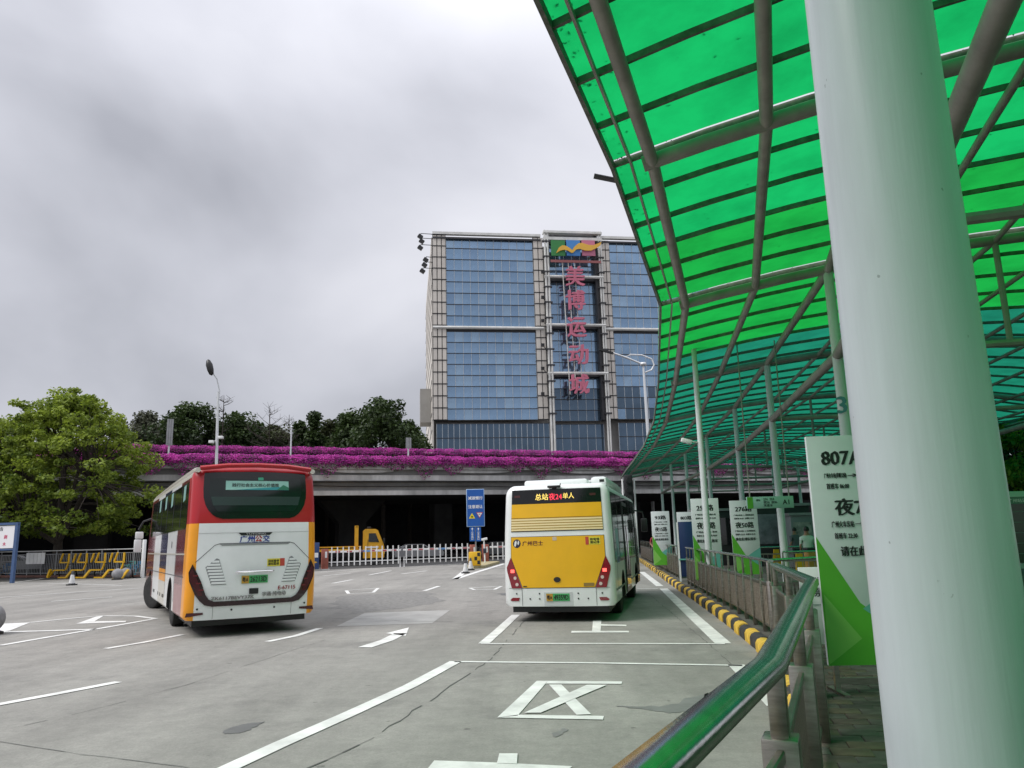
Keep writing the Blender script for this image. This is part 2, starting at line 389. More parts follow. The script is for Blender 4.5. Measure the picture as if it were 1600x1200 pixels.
# lighter resurfaced patch, damp stains, joints and cracks
patchm = mat('patched_concrete', (0.38, 0.375, 0.36), 0.85, var=0.2, vscale=1.5, bump=.1)
mark([[G(*p) for p in ((525, 979), (570, 958), (703, 953.5), (675, 974))]], 'concrete_patch', patchm, .004)
dampm = mat('damp_concrete', (0.13, 0.13, 0.128), 0.55, var=0.25, vscale=2.5)
def blob(pxs, seed):
    rnd = random.Random(seed); pts = [G(*p) for p in pxs]; out = []
    for i, p in enumerate(pts):
        q = pts[(i+1) % len(pts)]
        for k in range(5):
            r = p.lerp(q, k/5); s_ = (q-p).length * .06; out.append(Vector((r.x + rnd.gauss(0, s_), r.y + rnd.gauss(0, s_), 0)))
    return out
mark([blob([(345, 1147), (362, 1136), (410, 1128), (392, 1141), (372, 1146)], 1)], 'damp_stain', dampm, .004)
mark([blob([(960, 1103), (1010, 1104), (1060, 1100), (1108, 1083), (1120, 1092), (1085, 1112), (1045, 1114), (1000, 1108)], 2)], 'damp_stain', mat('damp_faint', (0.185, 0.185, 0.18), 0.6, var=.25, vscale=2.5), .004)
mark([blob([(862, 1148), (880, 1138), (889, 1140), (868, 1152)], 3)], 'damp_stain', MATS['damp_faint'], .004)
mark([blob([(498, 946), (540, 931), (650, 925), (700, 936), (640, 950), (560, 957)], 8)], 'concrete_patch', mat('crazed_concrete', (0.215, 0.21, 0.20), .9, var=.4, vscale=7, bump=.4, bscale=14), .003)
mark([blob([(775, 928), (800, 926), (803, 930), (790, 931)], 4)], 'damp_stain', dampm, .004)
crackm = mat('crack', (0.10, 0.10, 0.097), 0.9)
def crack(px, wd, seed, jit):
    rnd = random.Random(seed); pts = [G(*p) for p in px]; fine = []
    for i in range(len(pts)-1):
        n = max(2, int((pts[i+1]-pts[i]).length / .22))
        for k in range(n):
            p = pts[i].lerp(pts[i+1], k/n); fine.append((p.x + rnd.gauss(0, jit), p.y + rnd.gauss(0, jit), 0))
    polys = []
    for i in range(0, len(fine)-1):
        if rnd.random() < .12: continue
        a, c_ = Vector(fine[i]), Vector(fine[i+1]); t = (c_-a).normalized(); n_ = Vector((-t.y, t.x, 0)); w0 = wd*rnd.uniform(.35, 1.2)
        polys.append([a+n_*w0/2, c_+n_*w0/2, c_-n_*w0/2, a-n_*w0/2])
    mark(polys, 'crack', crackm, .005)
crack([zp(715, 232), zp(600, 360), zp(440, 470), zp(220, 618), zp(0, 716), zp(-200, 800)], .018, 1, .012)
crack([(-60, 1150), (0, 1159), (101, 1175), (287, 1199), (420, 1230)], .009, 2, .006)
crack([(0, 1143), (142, 1110), (290, 1071), (523, 995)], .010, 3, .008)
crack([(493, 966), (560, 967), (640, 971), (720, 971)], .025, 4, .03)
crack([(190, 978), (243, 975), (300, 973)], .03, 5, .02)
crack([(800, 966), (1000, 967), (1120, 966)], .014, 6, .01)
crack([(1010, 925), (1100, 1000), (1200, 1090)], .012, 7, .01)

# ================================================================== PLATFORM, KERB
KERB = [(-2.6, -6), (-1.4, -1.5), (0.1, 2.6), (1.65, 5.6), (2.62, 8.0), (3.12, 10.0), (3.66, 12.5), (4.52, 19.4), (5.43, 27.9), (6.55, 37.9), (7.64, 47.7), (8.6, 57), (9.2, 63)]
def spline(P, t):
    """Catmull-Rom through P, t in 0..len-1"""
    n = len(P) - 1; i = min(int(t), n-1); f = t - i
    g = lambda k: Vector((*P[max(0, min(n, k))], 0))
    p0, p1, p2, p3 = g(i-1), g(i), g(i+1), g(i+2)
    return 0.5 * ((2*p1) + (p2-p0)*f + (2*p0-5*p1+4*p2-p3)*f*f + (3*p1-p0-3*p2+p3)*f**3)
def resample(P, step):
    d = [spline(P, i/40) for i in range(40*(len(P)-1)+1)]; out = [d[0]]; acc = 0
    for a, c_ in zip(d, d[1:]):
        l = (c_-a).length; acc += l
        if acc >= step: out.append(c_); acc = 0
    return out
kline = resample(KERB, 0.5)
paverm = mat('worn_pavers', (0.085, 0.08, 0.07), 0.85, var=0.5, vscale=1.2, bump=0.3, bscale=20)
b = B()
edge = [p + Vector((.15, 0, 0)) for p in kline]
rightx = 42.0
edge = [Vector((-17, -30, 0)), Vector((-8.5, -15, 0))] + edge
vs = [(p.x, p.y, .15) for p in edge] + [(rightx, p.y, .15) for p in edge]; n = len(edge)
fs = [[i, i+1, n+i+1, n+i] for i in range(n-1)]
b.add(vs, fs); plat = struct(b.build('platform', paverm, smooth=False))
b = B(); sec = [(0, 0), (0, .13), (.03, .18), (.09, .205), (.17, .20), (.21, .16), (.21, 0)]
k = len(sec); Lk = .487
b.add([(x, y, z) for y in (0, Lk) for x, z in sec], [[i, i+1, k+i+1, k+i] for i in range(k-1)] + [list(range(k)), list(range(2*k-1, k-1, -1))])
kmA = b.mesh('kerb_block'); kmA.materials.append(kyellow)
kmB = kmA.copy(); kmB.materials.clear(); kmB.materials.append(kblack)
b = B(); q0 = kline[0]
b.bar([p + Vector((.12, 0, .05)) for p in kline], .1, .1)
kerb = struct(b.build('kerb', conc))
kr = random.Random(5)
for i in range(len(kline)-1):
    p, q = kline[i], kline[i+1]; a = math.atan2(q.y-p.y, q.x-p.x) - PI/2
    o = link('kerb_block', kmA if i % 2 else kmB, None, kerb, (p.x + kr.gauss(0, .006), p.y, kr.gauss(-.004, .004)), a + kr.gauss(0, .012))
    o.scale.y = (q-p).length / .5
# separate pavers where they can be told apart: the strip beside the near fence
pm = [mat('paver_%s' % n_, c_, .85, var=.45, vscale=5, bump=.3, bscale=25) for n_, c_ in (('grey', (0.085, .082, .07)), ('brown', (.085, .07, .055)), ('dark', (.05, .05, .042)), ('ochre', (.10, .085, .055)))]
pmesh = []
for m_ in pm:
    b = B(); b.box((0, 0, 0), (.292, .192, .05), bev=.008); me = b.mesh('paver'); me.materials.append(m_); pmesh.append(me)
pr = random.Random(9); cnt = 0; pang = R(14)
for j in range(0, 70):
    for i in range(-6, 26):
        lx = i*.3 + (.15 if j % 2 else 0); ly = 2.2 + j*.2
        X = lx*math.cos(pang) + ly*math.sin(pang); Y = -lx*math.sin(pang) + ly*math.cos(pang)
        v = Vector((X, Y, .15)) - EYEP; dd = v.dot(_f)
        if dd < .5: continue
        px, py = 800 + v.dot(_rt)*FPX/dd, 600 - v.dot(_up)*FPX/dd
        if 1235 < px < 1392 and 1010 < py < 1215 and cnt < 300:
            o = link('paver', pr.choice(pmesh), None, plat, (X, Y, .138 + pr.uniform(-.004, .006)), -pang); cnt += 1
            o.rotation_euler.x = pr.gauss(0, .01)

# ================================================================== FLYOVER
fly = thing('flyover', 'long grey concrete flyover with planters of magenta flowers crossing behind the buses', 'flyover', FO, FA)
X0, X1 = -95, 80
def fbox(bb, y0, y1, z0, z1, x0=X0, x1=X1): bb.box(((x0+x1)/2, (y0+y1)/2, (z0+z1)/2), (x1-x0, y1-y0, z1-z0)); return bb
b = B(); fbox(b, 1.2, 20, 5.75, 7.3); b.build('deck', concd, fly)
b = B(); fbox(b, .75, 1.19, 5.68, 6.07); lab(b.build('soffit_edge', concl, fly), 'pale lower edge beam')
b = B(); fbox(b, .95, 1.18, 6.073, 6.78); b.build('girder', conc, fly)
b = B(); fbox(b, .2, 1.17, 6.9, 7.34); b.build('fascia', concl, fly)
b = B(); fbox(b, .5, 1.16, 7.343, 7.82); b.build('fascia', conc, fly)
b = B(); b.tube([(X0, .16, 6.86), (X1, .16, 6.86)], .05, 6); b.build('pipe', conc, fly)
b = B(); b.tube([(X0 + i*2.5, .72, 6.42 + .12*math.sin(i*1.3) * (i % 7 == 3)) for i in range(int((X1-X0)/2.5)+1)], .03, 5); b.build('cable', black, fly)
seg = 5.0; b = B(); b.box((seg/2, .35, 8.13), (seg-.03, .8, .62), bev=.03); pmsh = b.mesh('planter'); pmsh.materials.append(concl)
for i in range(int((X1-X0)/seg)): link('planter', pmsh, None, fly, (X0+i*seg, 0, 0))
b = B(); prof = [(t, -.26*math.sqrt(max(0, 1-(abs(t)/3.05)**2.6))) for t in [x*.305 for x in range(-10, 11)]]
b.prism(prof + [(3.05, .02), (-3.05, .02)], (0, 0, 7.79), (1, 0, 0), (0, 0, 1), (0, 1, 0), .12, .48); tm = b.mesh('drip_tray'); tm.materials.append(concl)
for i in range(-4, 6): link('drip_tray', tm, None, fly, (-3.2 + i*10.6, 0, 0))
# hammerhead piers, shade put into their dark colour
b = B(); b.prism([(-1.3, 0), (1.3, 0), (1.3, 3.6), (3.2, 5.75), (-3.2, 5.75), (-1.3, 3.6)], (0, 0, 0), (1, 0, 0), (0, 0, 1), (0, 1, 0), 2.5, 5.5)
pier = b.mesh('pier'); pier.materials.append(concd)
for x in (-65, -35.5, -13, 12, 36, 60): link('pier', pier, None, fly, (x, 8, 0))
fly2 = thing('flyover', 'second higher ramp behind the front flyover, edged with a band of magenta flowers', 'flyover', FO + FV*21, FA)
b = B(); fbox(b, .6, 34, 9.2, 10.8); b.build('deck', concd, fly2)  # deck made extra deep to keep the space beneath dark
b = B(); fbox(b, 0, .59, 10.4, 11.6); b.build('planter', mat('dark_green_planter', (.03, .038, .02), .9, var=.4, vscale=1), fly2)  # dark foliage green sets the two flower bands apart
for x in (-56, -28, 2, 30, 58): 
    b = B(); b.box((x, 14, 4.6), (2.4, 3, 9.2)); b.build('pier', concd, fly2)
wallm = mat('shade_wall', (0.022, 0.022, 0.024), 0.95, var=.5, vscale=.3)  # shade under the flyover put into the colour of an added wall
b = B(); b.box((0, 0, 4), (175, .6, 8)); o = b.build('backdrop_wall', wallm); o.location = FO + FV*54; o.rotation_euler.z = FA
tag(o, 'added backdrop wall, darkened for the shade far back under the flyover', 'wall')

bouga = leaf_mat('bougainvillea', (0.20, 0.012, 0.16), (0.74, 0.075, 0.52), .3)
bgreen = leaf_mat('planter_foliage', (0.015, 0.028, 0.008), (0.10, 0.13, 0.03), .25)
def flowerband(name, o, z, x0, x1, n, seed, hang, size, green):
    rng = np.random.default_rng(seed); x = rng.uniform(x0, x1, n)
    lump = (np.sin(x*1.9+seed)+np.sin(x*.73+1)+np.sin(x*3.7+2))/3
    th = rng.uniform(-.25, PI*1.02, n); rr = np.sqrt(rng.uniform(.45, 1, n))
    hh = .66 + .09*lump
    yy = .28 - np.cos(PI-th)*0 + np.cos(th)*.72*rr*-1
    zz = z + np.maximum(np.sin(th), -.35)*hh*rr
    # strands that hang over the front
    hl = hang*np.clip(.25 + .75*(np.sin(x*2.3+seed*2)*.5+.5)*(np.sin(x*.61)*.5+.5)*1.6, 0, 1.6)
    fr = rng.random(n) < .33
    yy = np.where(fr, -.12 - rng.random(n)*.22, yy); zz = np.where(fr, z + .35 - rng.random(n)**1.5*(hl+.45), zz)
    P = np.stack([x, yy, zz], 1)
    nr = np.stack([rng.normal(0, .6, n), -np.abs(rng.normal(.5, .6, n)), rng.normal(.7, .5, n)], 1)
    gsel = (rng.random(n) < green*(1+.9*np.sin(x*.5+seed))) | (fr & (rng.random(n) < .38))
    cl = .45 + .3*np.sin(x*2.7) * np.cos(zz*4) + rng.normal(0, .2, n)
    of = leaves(name, P[~gsel], nr[~gsel], rng.uniform(.07, .15, (~gsel).sum()), cl[~gsel], bouga, None, .8, seed)
    og = leaves(name+'_leaves', P[gsel]-np.array([0, -.05, .05]), nr[gsel], rng.uniform(.08, .16, gsel.sum()), rng.random(gsel.sum()), bgreen, of, .6, seed+1)
    of.location = o; of.rotation_euler.z = FA; stuff(of); stuff(og); of['category'] = 'flowers'; return of
lab(flowerband('bougainvillea', FO, 8.38, -62, 42, 120000, 1, .95, .2, .14), 'magenta bougainvillea spilling over the front planters of the flyover')
lab(flowerband('bougainvillea', FO + FV*21, 11.55, -70, 50, 80000, 4, .5, .26, .10), 'band of magenta bougainvillea along the higher ramp behind')

# ================================================================== GLASS BUILDING
BA = R(7.9); BU = Vector((math.cos(BA), math.sin(BA), 0)); BV = Vector((-math.sin(BA), math.cos(BA), 0))
BO = DY(676, 600, 140); BO.z = 0
def FC(zx, zy, off=0.0):
    p = hit(640+zx/3.157, 340+zy/3.157, BO + BV*off, BV) - BO; return p.dot(BU), p.z
bld = thing('glass_building', 'tall blue glass building with beige panelled piers and vertical pink lettering beyond the flyover', 'building', BO, BA)
UL = lambda zx: FC(zx, 330)[0]
uP0, uG0, uG1, uF0, uF1, uC1, uF2, uP2, uR0 = [UL(x) for x in (113, 181, 611, 662, 690, 930, 951, 991, 993)]
uEND = uR0 + (uG1-uG0)*1.15
ZT = FC(113, 74)[1]; zU1 = FC(181, 97)[1]; zU0 = FC(183, 541)[1]; zL1 = FC(183, 562)[1]; zL0 = FC(187, 1000)[1]
tan = mat('beige_cladding', (0.64, 0.60, 0.55), 0.55, var=0.22, vscale=.25, aniso=(1, 1, .3))
trimw = mat('grey_metal_trim', (0.66, 0.66, 0.64), 0.45, var=.2, vscale=.6)
mull = mat('window_mullion', (0.42, 0.46, 0.50), 0.4)
dkline = mat('dark_joint', (0.035, 0.035, 0.04), 0.6)
def pane_mat(name, c, spec):
    m = mat(name, c, .07, .75, var=.25, vscale=.18, spec=spec); return m
panes = [pane_mat('blue_glass_%d' % i, c, .9) for i, c in enumerate([(0.29, 0.44, 0.62), (0.31, 0.46, 0.64), (0.36, 0.51, 0.67), (0.27, 0.41, 0.59)])]
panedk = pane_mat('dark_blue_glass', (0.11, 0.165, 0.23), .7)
shell = mat('core_wall', (0.35, 0.34, 0.32), .7, var=.2, vscale=.2)
b = B(); b.box(((uP0+uEND)/2, 24.5, (ZT-1.5)/2), (uEND-uP0-.4, 45, ZT-1.5)); b.build('core', [shell], bld)
brr = random.Random(3); npane = 0; restv = B()
pcache = {}
def pane(u0, u1, z0, z1, yoff, dark=False):
    global npane
    wd, ht = u1-u0, z1-z0
    mi = 4 if dark else brr.choices((0, 1, 2, 3), (4, 4, 2, 2))[0]
    if npane >= 296:
        restv.box(((u0+u1)/2, yoff, (z0+z1)/2), (wd-.09, .06, ht-.09), mi=mi); return
    key = (round(wd, 2), round(ht, 2), mi)
    if key not in pcache:
        b = B(); b.box((0, 0, 0), (wd-.09, .06, ht-.09)); me = b.mesh('pane'); me.materials.append((panes+[panedk])[mi]); pcache[key] = me
    o = link('pane', pcache[key], None, bld, ((u0+u1)/2, yoff, (z0+z1)/2)); npane += 1
    o.rotation_euler = (brr.gauss(0, .004), 0, brr.gauss(0, .004))
def grid(u0, u1, z0, z1, nc, nr, yoff=0.0, darkrow=None, barm=mull):
    for r in range(nr):
        for c in range(nc):
            pane(u0+(u1-u0)*c/nc, u0+(u1-u0)*(c+1)/nc, z0+(z1-z0)*r/nr, z0+(z1-z0)*(r+1)/nr, yoff, bool(darkrow and darkrow(c, r)))
    for c in range(nc+1):
        b = B(); x = u0+(u1-u0)*c/nc; b.box((x, yoff-.06, (z0+z1)/2), (.09, .1, z1-z0)); b.build('mullion', barm, bld)
    for r in range(nr+1):
        b = B(); z = z0+(z1-z0)*r/nr; b.box(((u0+u1)/2, yoff-.09, z), (u1-u0, .08, .13)); b.build('transom', dkline, bld)
ncr = max(6, round((uEND-uR0)/((uG1-uG0)/11)))
uR1 = uR0 + ncr*(uG1-uG0)/11
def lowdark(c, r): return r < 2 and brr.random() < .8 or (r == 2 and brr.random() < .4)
grid(uG0, uG1, zU0, zU1, 11, 8); grid(uG0, uG1, zL0, zL1, 11, 8)
# centre bay, recessed
zc = [FC(800, y)[1] for y in (1000, 785, 548, 312, 205)]
cu0, cu1 = uF1, uC1
grid(cu0, cu1, zc[0], zc[1], 6, 4, 1.2, lambda c, r: r < 3); grid(cu0, cu1, zc[1]+.9, zc[2], 6, 4, 1.2); grid(cu0, cu1, zc[2]+.9, zc[3], 6, 4, 1.2); grid(cu0, cu1, zc[3]+.9, zU1, 6, 3, 1.2)
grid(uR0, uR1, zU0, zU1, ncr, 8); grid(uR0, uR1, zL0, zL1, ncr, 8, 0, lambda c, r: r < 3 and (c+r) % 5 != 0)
# low storey behind the flowers
zb0 = 4.0
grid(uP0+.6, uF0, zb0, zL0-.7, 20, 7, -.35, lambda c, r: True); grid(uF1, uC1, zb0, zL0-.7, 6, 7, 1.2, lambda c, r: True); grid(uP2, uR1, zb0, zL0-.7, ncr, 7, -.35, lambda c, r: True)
if restv.v: stuff(restv.build('pane_field', panes+[panedk], bld, smooth=False))
def pier_clad(u0, u1, z0, z1, y0, nsub):
    h = (zU1-zU0)/8; z = z0; 
    cols = np.linspace(u0, u1, nsub+1)
    b = B(); b.box(((u0+u1)/2, y0+.35, (z0+z1)/2), (u1-u0-.02, .5, z1-z0)); b.build('pier_backing', dkline, bld)
    while z < z1-.1:
        zz = min(z+h, z1)
        for c in range(nsub):
            bb = B(); bb.box(((cols[c]+cols[c+1])/2, y0, (z+zz)/2), (cols[c+1]-cols[c]-.16, .3, zz-z-.22)); bb.build('cladding_panel', tan, bld)
        bb = B(); bb.box(((u0+u1)/2, y0-.16, z), (u1-u0+.3, .12, .10)); bb.build('pier_band', dkline, bld)
        z = zz
pier_clad(uP0, uG0-.05, zL0, ZT, -.35, 3)
pier_clad(uG1+.05, uF0-.05, zL0, ZT-.6, -.35, 2)
pier_clad(uF2+.05, uP2-.05, zL0, ZT-.8, -.35, 2)
# proud frame round the centre bay and belts
for (x0, x1) in ((uF0, uF1), (uC1, uF2)):
    for k2 in range(2):
        b = B(); xx = x0 + (x1-x0)*(.25+.5*k2); b.tube([(xx, -1.1, zb0), (xx, -1.1, ZT+.7)], (x1-x0)*.2, 8); b.build('frame_tube', trimw, bld)
    z = zL0+1
    while z < ZT:
        b = B(); b.box(((x0+x1)/2, -1.1, z), (x1-x0+.5, .5, .3)); b.build('frame_clip', dkline, bld); z += 3.1
for z in zc[1:4]:
    b = B(); b.tube([(uF0, -1.0, z+.45), (uF2, -1.0, z+.45)], .32, 8); b.build('cross_tube', trimw, bld)
    b = B(); b.box(((cu0+cu1)/2, .6, z+.45), (cu1-cu0, 1.0, .85)); b.build('spandrel', dkline, bld)
for (x0, x1) in ((uP0, uG1+1.6), (uF2, uR1)):
    b = B(); b.tube([(x0, -.5, (zU0+zL1)/2+.25), (x1, -.5, (zU0+zL1)/2+.25)], .33, 8); b.build('belt_tube', trimw, bld)
    b = B(); b.box(((x0+x1)/2, .05, (zU0+zL1)/2), (x1-x0, .3, zU0-zL1-.05)); b.build('belt', dkline, bld)
    b = B(); b.box(((x0+x1)/2, -.3, ZT-.25), (x1-x0, .8, .5)); b.build('parapet', trimw, bld)
    b = B(); b.box(((x0+x1)/2, -.45, ZT-1.2), (x1-x0, .4, .35)); b.build('parapet_shadow_gap', dkline, bld)
b = B(); b.box(((uF0+uF2)/2, -.8, ZT+.3), (uF2-uF0, 1.4, .45)); b.build('parapet', trimw, bld)
b = B(); b.box(((uF0+uF2)/2, -.8, ZT-1.0), (uF2-uF0, 1.0, .6)); b.build('parapet', trimw, bld)
b = B(); b.box(((cu0+cu1)/2, .9, (zU1+ZT)/2), (cu1-cu0, .3, ZT-zU1+1)); b.build('bay_head', dkline, bld)
b = B(); b.box((uC1-.25, .2, (zc[0]+ZT)/2), (.6, 1.6, ZT-zc[0])); b.build('bay_reveal_shade', dkline, bld)  # dark strip stands for the shadow at the side of the bay
# side wall panels and floodlight brackets on the left corner
b = B(); b.box((uP0-.05, 22.5, (ZT-1)/2), (.3, 45, ZT-1)); b.build('side_wall', tan, bld)
for k2 in range(14): 
    b = B(); b.box((uP0-.22, 22.5, zL0+k2*3.1-8), (.1, 45, .16)); b.build('side_band', dkline, bld)
b = B(); b.box((uP0-1.2, 8, 27), (2.2, 6, 6.5)); b.build('plant_box', shell, bld)
for (zx, zy) in ((55, 95), (62, 118), (55, 150), (82, 210), (76, 235), (66, 265)):
    u, z = FC(zx, zy, -.5); b = B(); b.tube([(uP0, -.3, z+.7), (u, -.5, z+.7)], .07, 5); b.tube([(u, -.5, z+.7), (u, -.5, z)], .07, 5); b.box((u-.1, -.6, z), (.9, .6, .7), ry=.6); b.build('floodlight', black, bld)
for zy in (270, 395, 510, 630, 745, 870):
    u, z = FC(656, zy, -1.5); b = B(); b.box((u, -1.7, z), (.6, .5, .55)); b.tube([(u, -1.6, z), (u+.6, -1.1, z-.5)], .07, 5); b.build('floodlight', black, bld)
pinkm = mat('pink_sign', (0.55, 0.15, 0.23), .5, var=.15, vscale=.5)
for ch, (zx, zy) in zip('美博运动城', ((815, 290), (818, 408), (823, 542), (833, 676), (836, 822))):
    u, z = FC(zx, zy, -2); o = text(ch, (u, -2.0, z), (1, 0, 0), (0, 0, 1), (0, -1, 0), pinkm, bld, h=FC(800, zy-48, -2)[1]-FC(800, zy+48, -2)[1], wd=UL(880)-UL(792), bold=.035, depth=.35, name='sign_character')
for dx in (-2.5, -.2, 2.3):
    u, z0_ = FC(827+dx*13, 870, -2); _, z1_ = FC(815, 210, -2); b = B(); b.tube([(u, -1.6, z0_), (u-.5, -1.6, z1_)], .09, 5); b.build('sign_strut', trimw, bld)
lg = [mat('logo_green', (.03, .20, .05), .5), mat('logo_blue', (.05, .22, .55), .5), mat('logo_pink', (.50, .16, .25), .5)]
for (x0, x1), m_ in zip(((697, 768), (772, 842), (848, 916)), lg):
    u0, z1_ = FC(x0, 112, -2); u1, z0_ = FC(x1, 190, -2); b = B(); b.box(((u0+u1)/2, -2, (z0_+z1_)/2), (u1-u0, .3, z1_-z0_)); b.build('logo_tile', m_, bld)
top = [(724, 172), (735, 150), (752, 138), (770, 140), (790, 152), (801, 162), (812, 145), (832, 128), (850, 126), (880, 136), (905, 138), (925, 130), (945, 122)]
bot = [(940, 138), (920, 152), (895, 164), (865, 164), (840, 156), (822, 158), (806, 174), (798, 176), (780, 164), (760, 160), (742, 164), (724, 176)]
b = B(); pts = [FC(*p, -2.3) for p in top+bot]
for i in range(len(top)-1):
    j = len(top)+len(bot)-1-i
    k2 = max(len(top), j-1)
    b.prism([pts[i], pts[i+1], pts[k2], pts[j]] if k2 != j else [pts[i], pts[i+1], pts[j]], (0, 0, 0), (1, 0, 0), (0, 0, 1), (0, -1, 0), 2.3, 2.5)
b.build('logo_wave', mat('logo_yellow', (.70, .40, .05), .5), bld, smooth=False)
u0, z_ = FC(697, 212, -2); u1, _ = FC(945, 212, -2); b = B(); b.box(((u0+u1)/2, -1.8, z_), (u1-u0, .2, .5)); b.build('sign_rail', mat('red_rail', (.30, .10, .10), .6), bld)
# ================================================================== TREES
bark = mat('bark', (0.045, 0.036, 0.028), .9, var=.4, vscale=4)
def tree(name, label, loc, H, rad, z0, seed, lm, nclump=60, per=220, lsize=.3, flat=.42, tr=.25, group=None, csz=1.0, shape='dome', lean=(0, 0), cat='tree'):
    rng = np.random.default_rng(seed); rnd = random.Random(seed)
    t = thing(name, label, cat, loc, 0, group)
    cen = []
    for _ in range(nclump*4):
        if len(cen) >= nclump: break
        a = rng.uniform(0, 2*PI); r = math.sqrt(rng.uniform(0.02, 1)); h = rng.uniform(0, 1)
        if shape == 'dome': lim = math.sqrt(max(0, 1-(max(0, h-.25)/.75)**2)) * (.72+.28*min(1, h/.25))
        elif shape == 'cone': lim = (1-h)*.9+.1
        else: lim = math.sin(PI*min(.97, h*.9+.1))**.6
        lim *= (1 + .22*math.sin(a*3+seed) + .12*math.sin(a*7+seed*2)) * rng.uniform(.86, 1.12); h = min(1.0, h*rng.uniform(.9, 1.06))
        if r < .45 and h < .6: continue
        cen.append((rad*lim*r*math.cos(a)+lean[0]*h, rad*lim*r*math.sin(a)+lean[1]*h, z0+(H-z0)*h*(1-.12*r)))
    cen = np.array(cen)
    b = B(); fork = z0*.8
    b.tube([(0, 0, 0), (.05*tr, 0, fork*.5), (0, .1*tr, fork)], [tr*1.25, tr, tr*.8], 8)
    b.build('trunk', bark, t)
    b = B()
    mains = [cen[i] for i in rng.choice(len(cen), min(7, len(cen)), replace=False)]
    for q in mains:
        p0 = Vector((0, 0, fork*.92)); p3 = Vector(q); mid = p0.lerp(p3, .5) + Vector((0, 0, .12*(p3-p0).length))
        b.tube([p0, p0.lerp(mid, .6), mid, p3], [tr*.55, tr*.42, tr*.3, tr*.1], 6, False)
    for q in cen:
        q = Vector(q); m0 = min(mains, key=lambda k_: (Vector(k_)-q).length); m0 = Vector(m0)
        p0 = Vector((0, 0, fork)).lerp(m0, .6); 
        b.tube([p0, p0.lerp(q, .55)+Vector((0, 0, .2)), q], [tr*.2, tr*.12, tr*.04], 4, False)
    b.build('limbs', bark, t)
    N_ = nclump*per; ci = rng.integers(0, len(cen), N_)
    cs = rng.uniform(.55, 1.25, len(cen))*csz
    d = rng.normal(size=(N_, 3)); d /= np.linalg.norm(d, axis=1, keepdims=True); rr = rng.uniform(.25, 1, N_)**.6
    off = d*(rr*cs[ci])[:, None]; off[:, 2] *= flat
    P = cen[ci]+off
    nr = rng.normal(size=(N_, 3))*.75 + np.array([0, 0, .8]) + d*.4
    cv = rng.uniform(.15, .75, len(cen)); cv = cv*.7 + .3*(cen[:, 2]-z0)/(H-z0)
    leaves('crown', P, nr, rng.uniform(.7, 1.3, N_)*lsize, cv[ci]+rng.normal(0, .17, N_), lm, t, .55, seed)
    return t
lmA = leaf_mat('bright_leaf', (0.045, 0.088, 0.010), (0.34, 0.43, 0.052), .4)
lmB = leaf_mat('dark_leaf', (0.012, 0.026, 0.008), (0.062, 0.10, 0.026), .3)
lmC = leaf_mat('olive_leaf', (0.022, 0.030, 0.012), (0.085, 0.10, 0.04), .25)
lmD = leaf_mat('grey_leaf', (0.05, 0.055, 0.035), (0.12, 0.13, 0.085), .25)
tp = DY(88, 880, 51.8); tp.z = 0
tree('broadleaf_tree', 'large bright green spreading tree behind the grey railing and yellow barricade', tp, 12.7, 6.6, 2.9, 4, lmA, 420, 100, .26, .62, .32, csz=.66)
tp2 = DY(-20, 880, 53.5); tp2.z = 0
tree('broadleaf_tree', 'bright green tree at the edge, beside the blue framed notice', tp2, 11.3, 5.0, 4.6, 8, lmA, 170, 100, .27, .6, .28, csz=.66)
BG = [  # px x, top y, Y, half width px, z0, leaf, shape, label
    (232, 648, 108, 50, 6, lmD, 'dome', 'pale olive grey tree rising over the flyover next to the bright green tree'),
    (305, 628, 104, 62, 5, lmB, 'dome', 'dark green tree over the flyover behind the narrow striped post'),
    (372, 645, 108, 50, 5, lmB, 'dome', 'dark green tree over the flyover just behind the tall street lamp'),
    (428, 668, 112, 44, 5, lmC, 'dome', 'low olive tree below the bare branched treetops'),
    (470, 655, 112, 22, 5, lmB, 'cone', 'slim dark pointed tree beside the olive tree'),
    (492, 644, 110, 20, 5, lmB, 'cone', 'tallest slim dark pointed tree over the flyover'),
    (514, 655, 113, 22, 5, lmC, 'cone', 'slim olive pointed tree beside the broad dark tree'),
    (548, 648, 104, 36, 5, lmB, 'dome', 'dark green tree merging into the broad crown beside the glass building'),
    (262, 664, 116, 40, 5, lmC, 'dome', 'olive tree behind the narrow striped post, lower than the dark tree next to it'),
    (338, 660, 118, 40, 5, lmB, 'dome', 'low dark tree filling the gap behind the tall street lamp'),
    (402, 662, 118, 40, 5, lmB, 'dome', 'low dark tree at the foot of the spreading bare tree'),
    (450, 672, 120, 40, 5, lmC, 'dome', 'low olive tree at the foot of the slim pointed trees'),
    (520, 666, 120, 44, 5, lmB, 'dome', 'low dark tree behind the slim olive pointed tree'),
    (600, 622, 100, 66, 5, lmB, 'dome', 'broad dark tree standing against the glass building'),
    (640, 655, 110, 30, 5, lmB, 'dome', 'small dark tree at the foot of the glass building'),
]
for i, (px, ty, Y, hw, z0, lm, shp, lb) in enumerate(BG):
    p = DY(px, ty, Y); h = p.z; rad = hw*Y/FPX; p.z = 0
    tree('background_tree', lb, p, h*1.01, rad*1.12, h*.42, 20+i, lm, 95 if hw > 30 else 55, 120, .55, .7, .3, 'trees beyond the flyover', csz=1.7 if hw > 30 else 1.15, shape=shp)
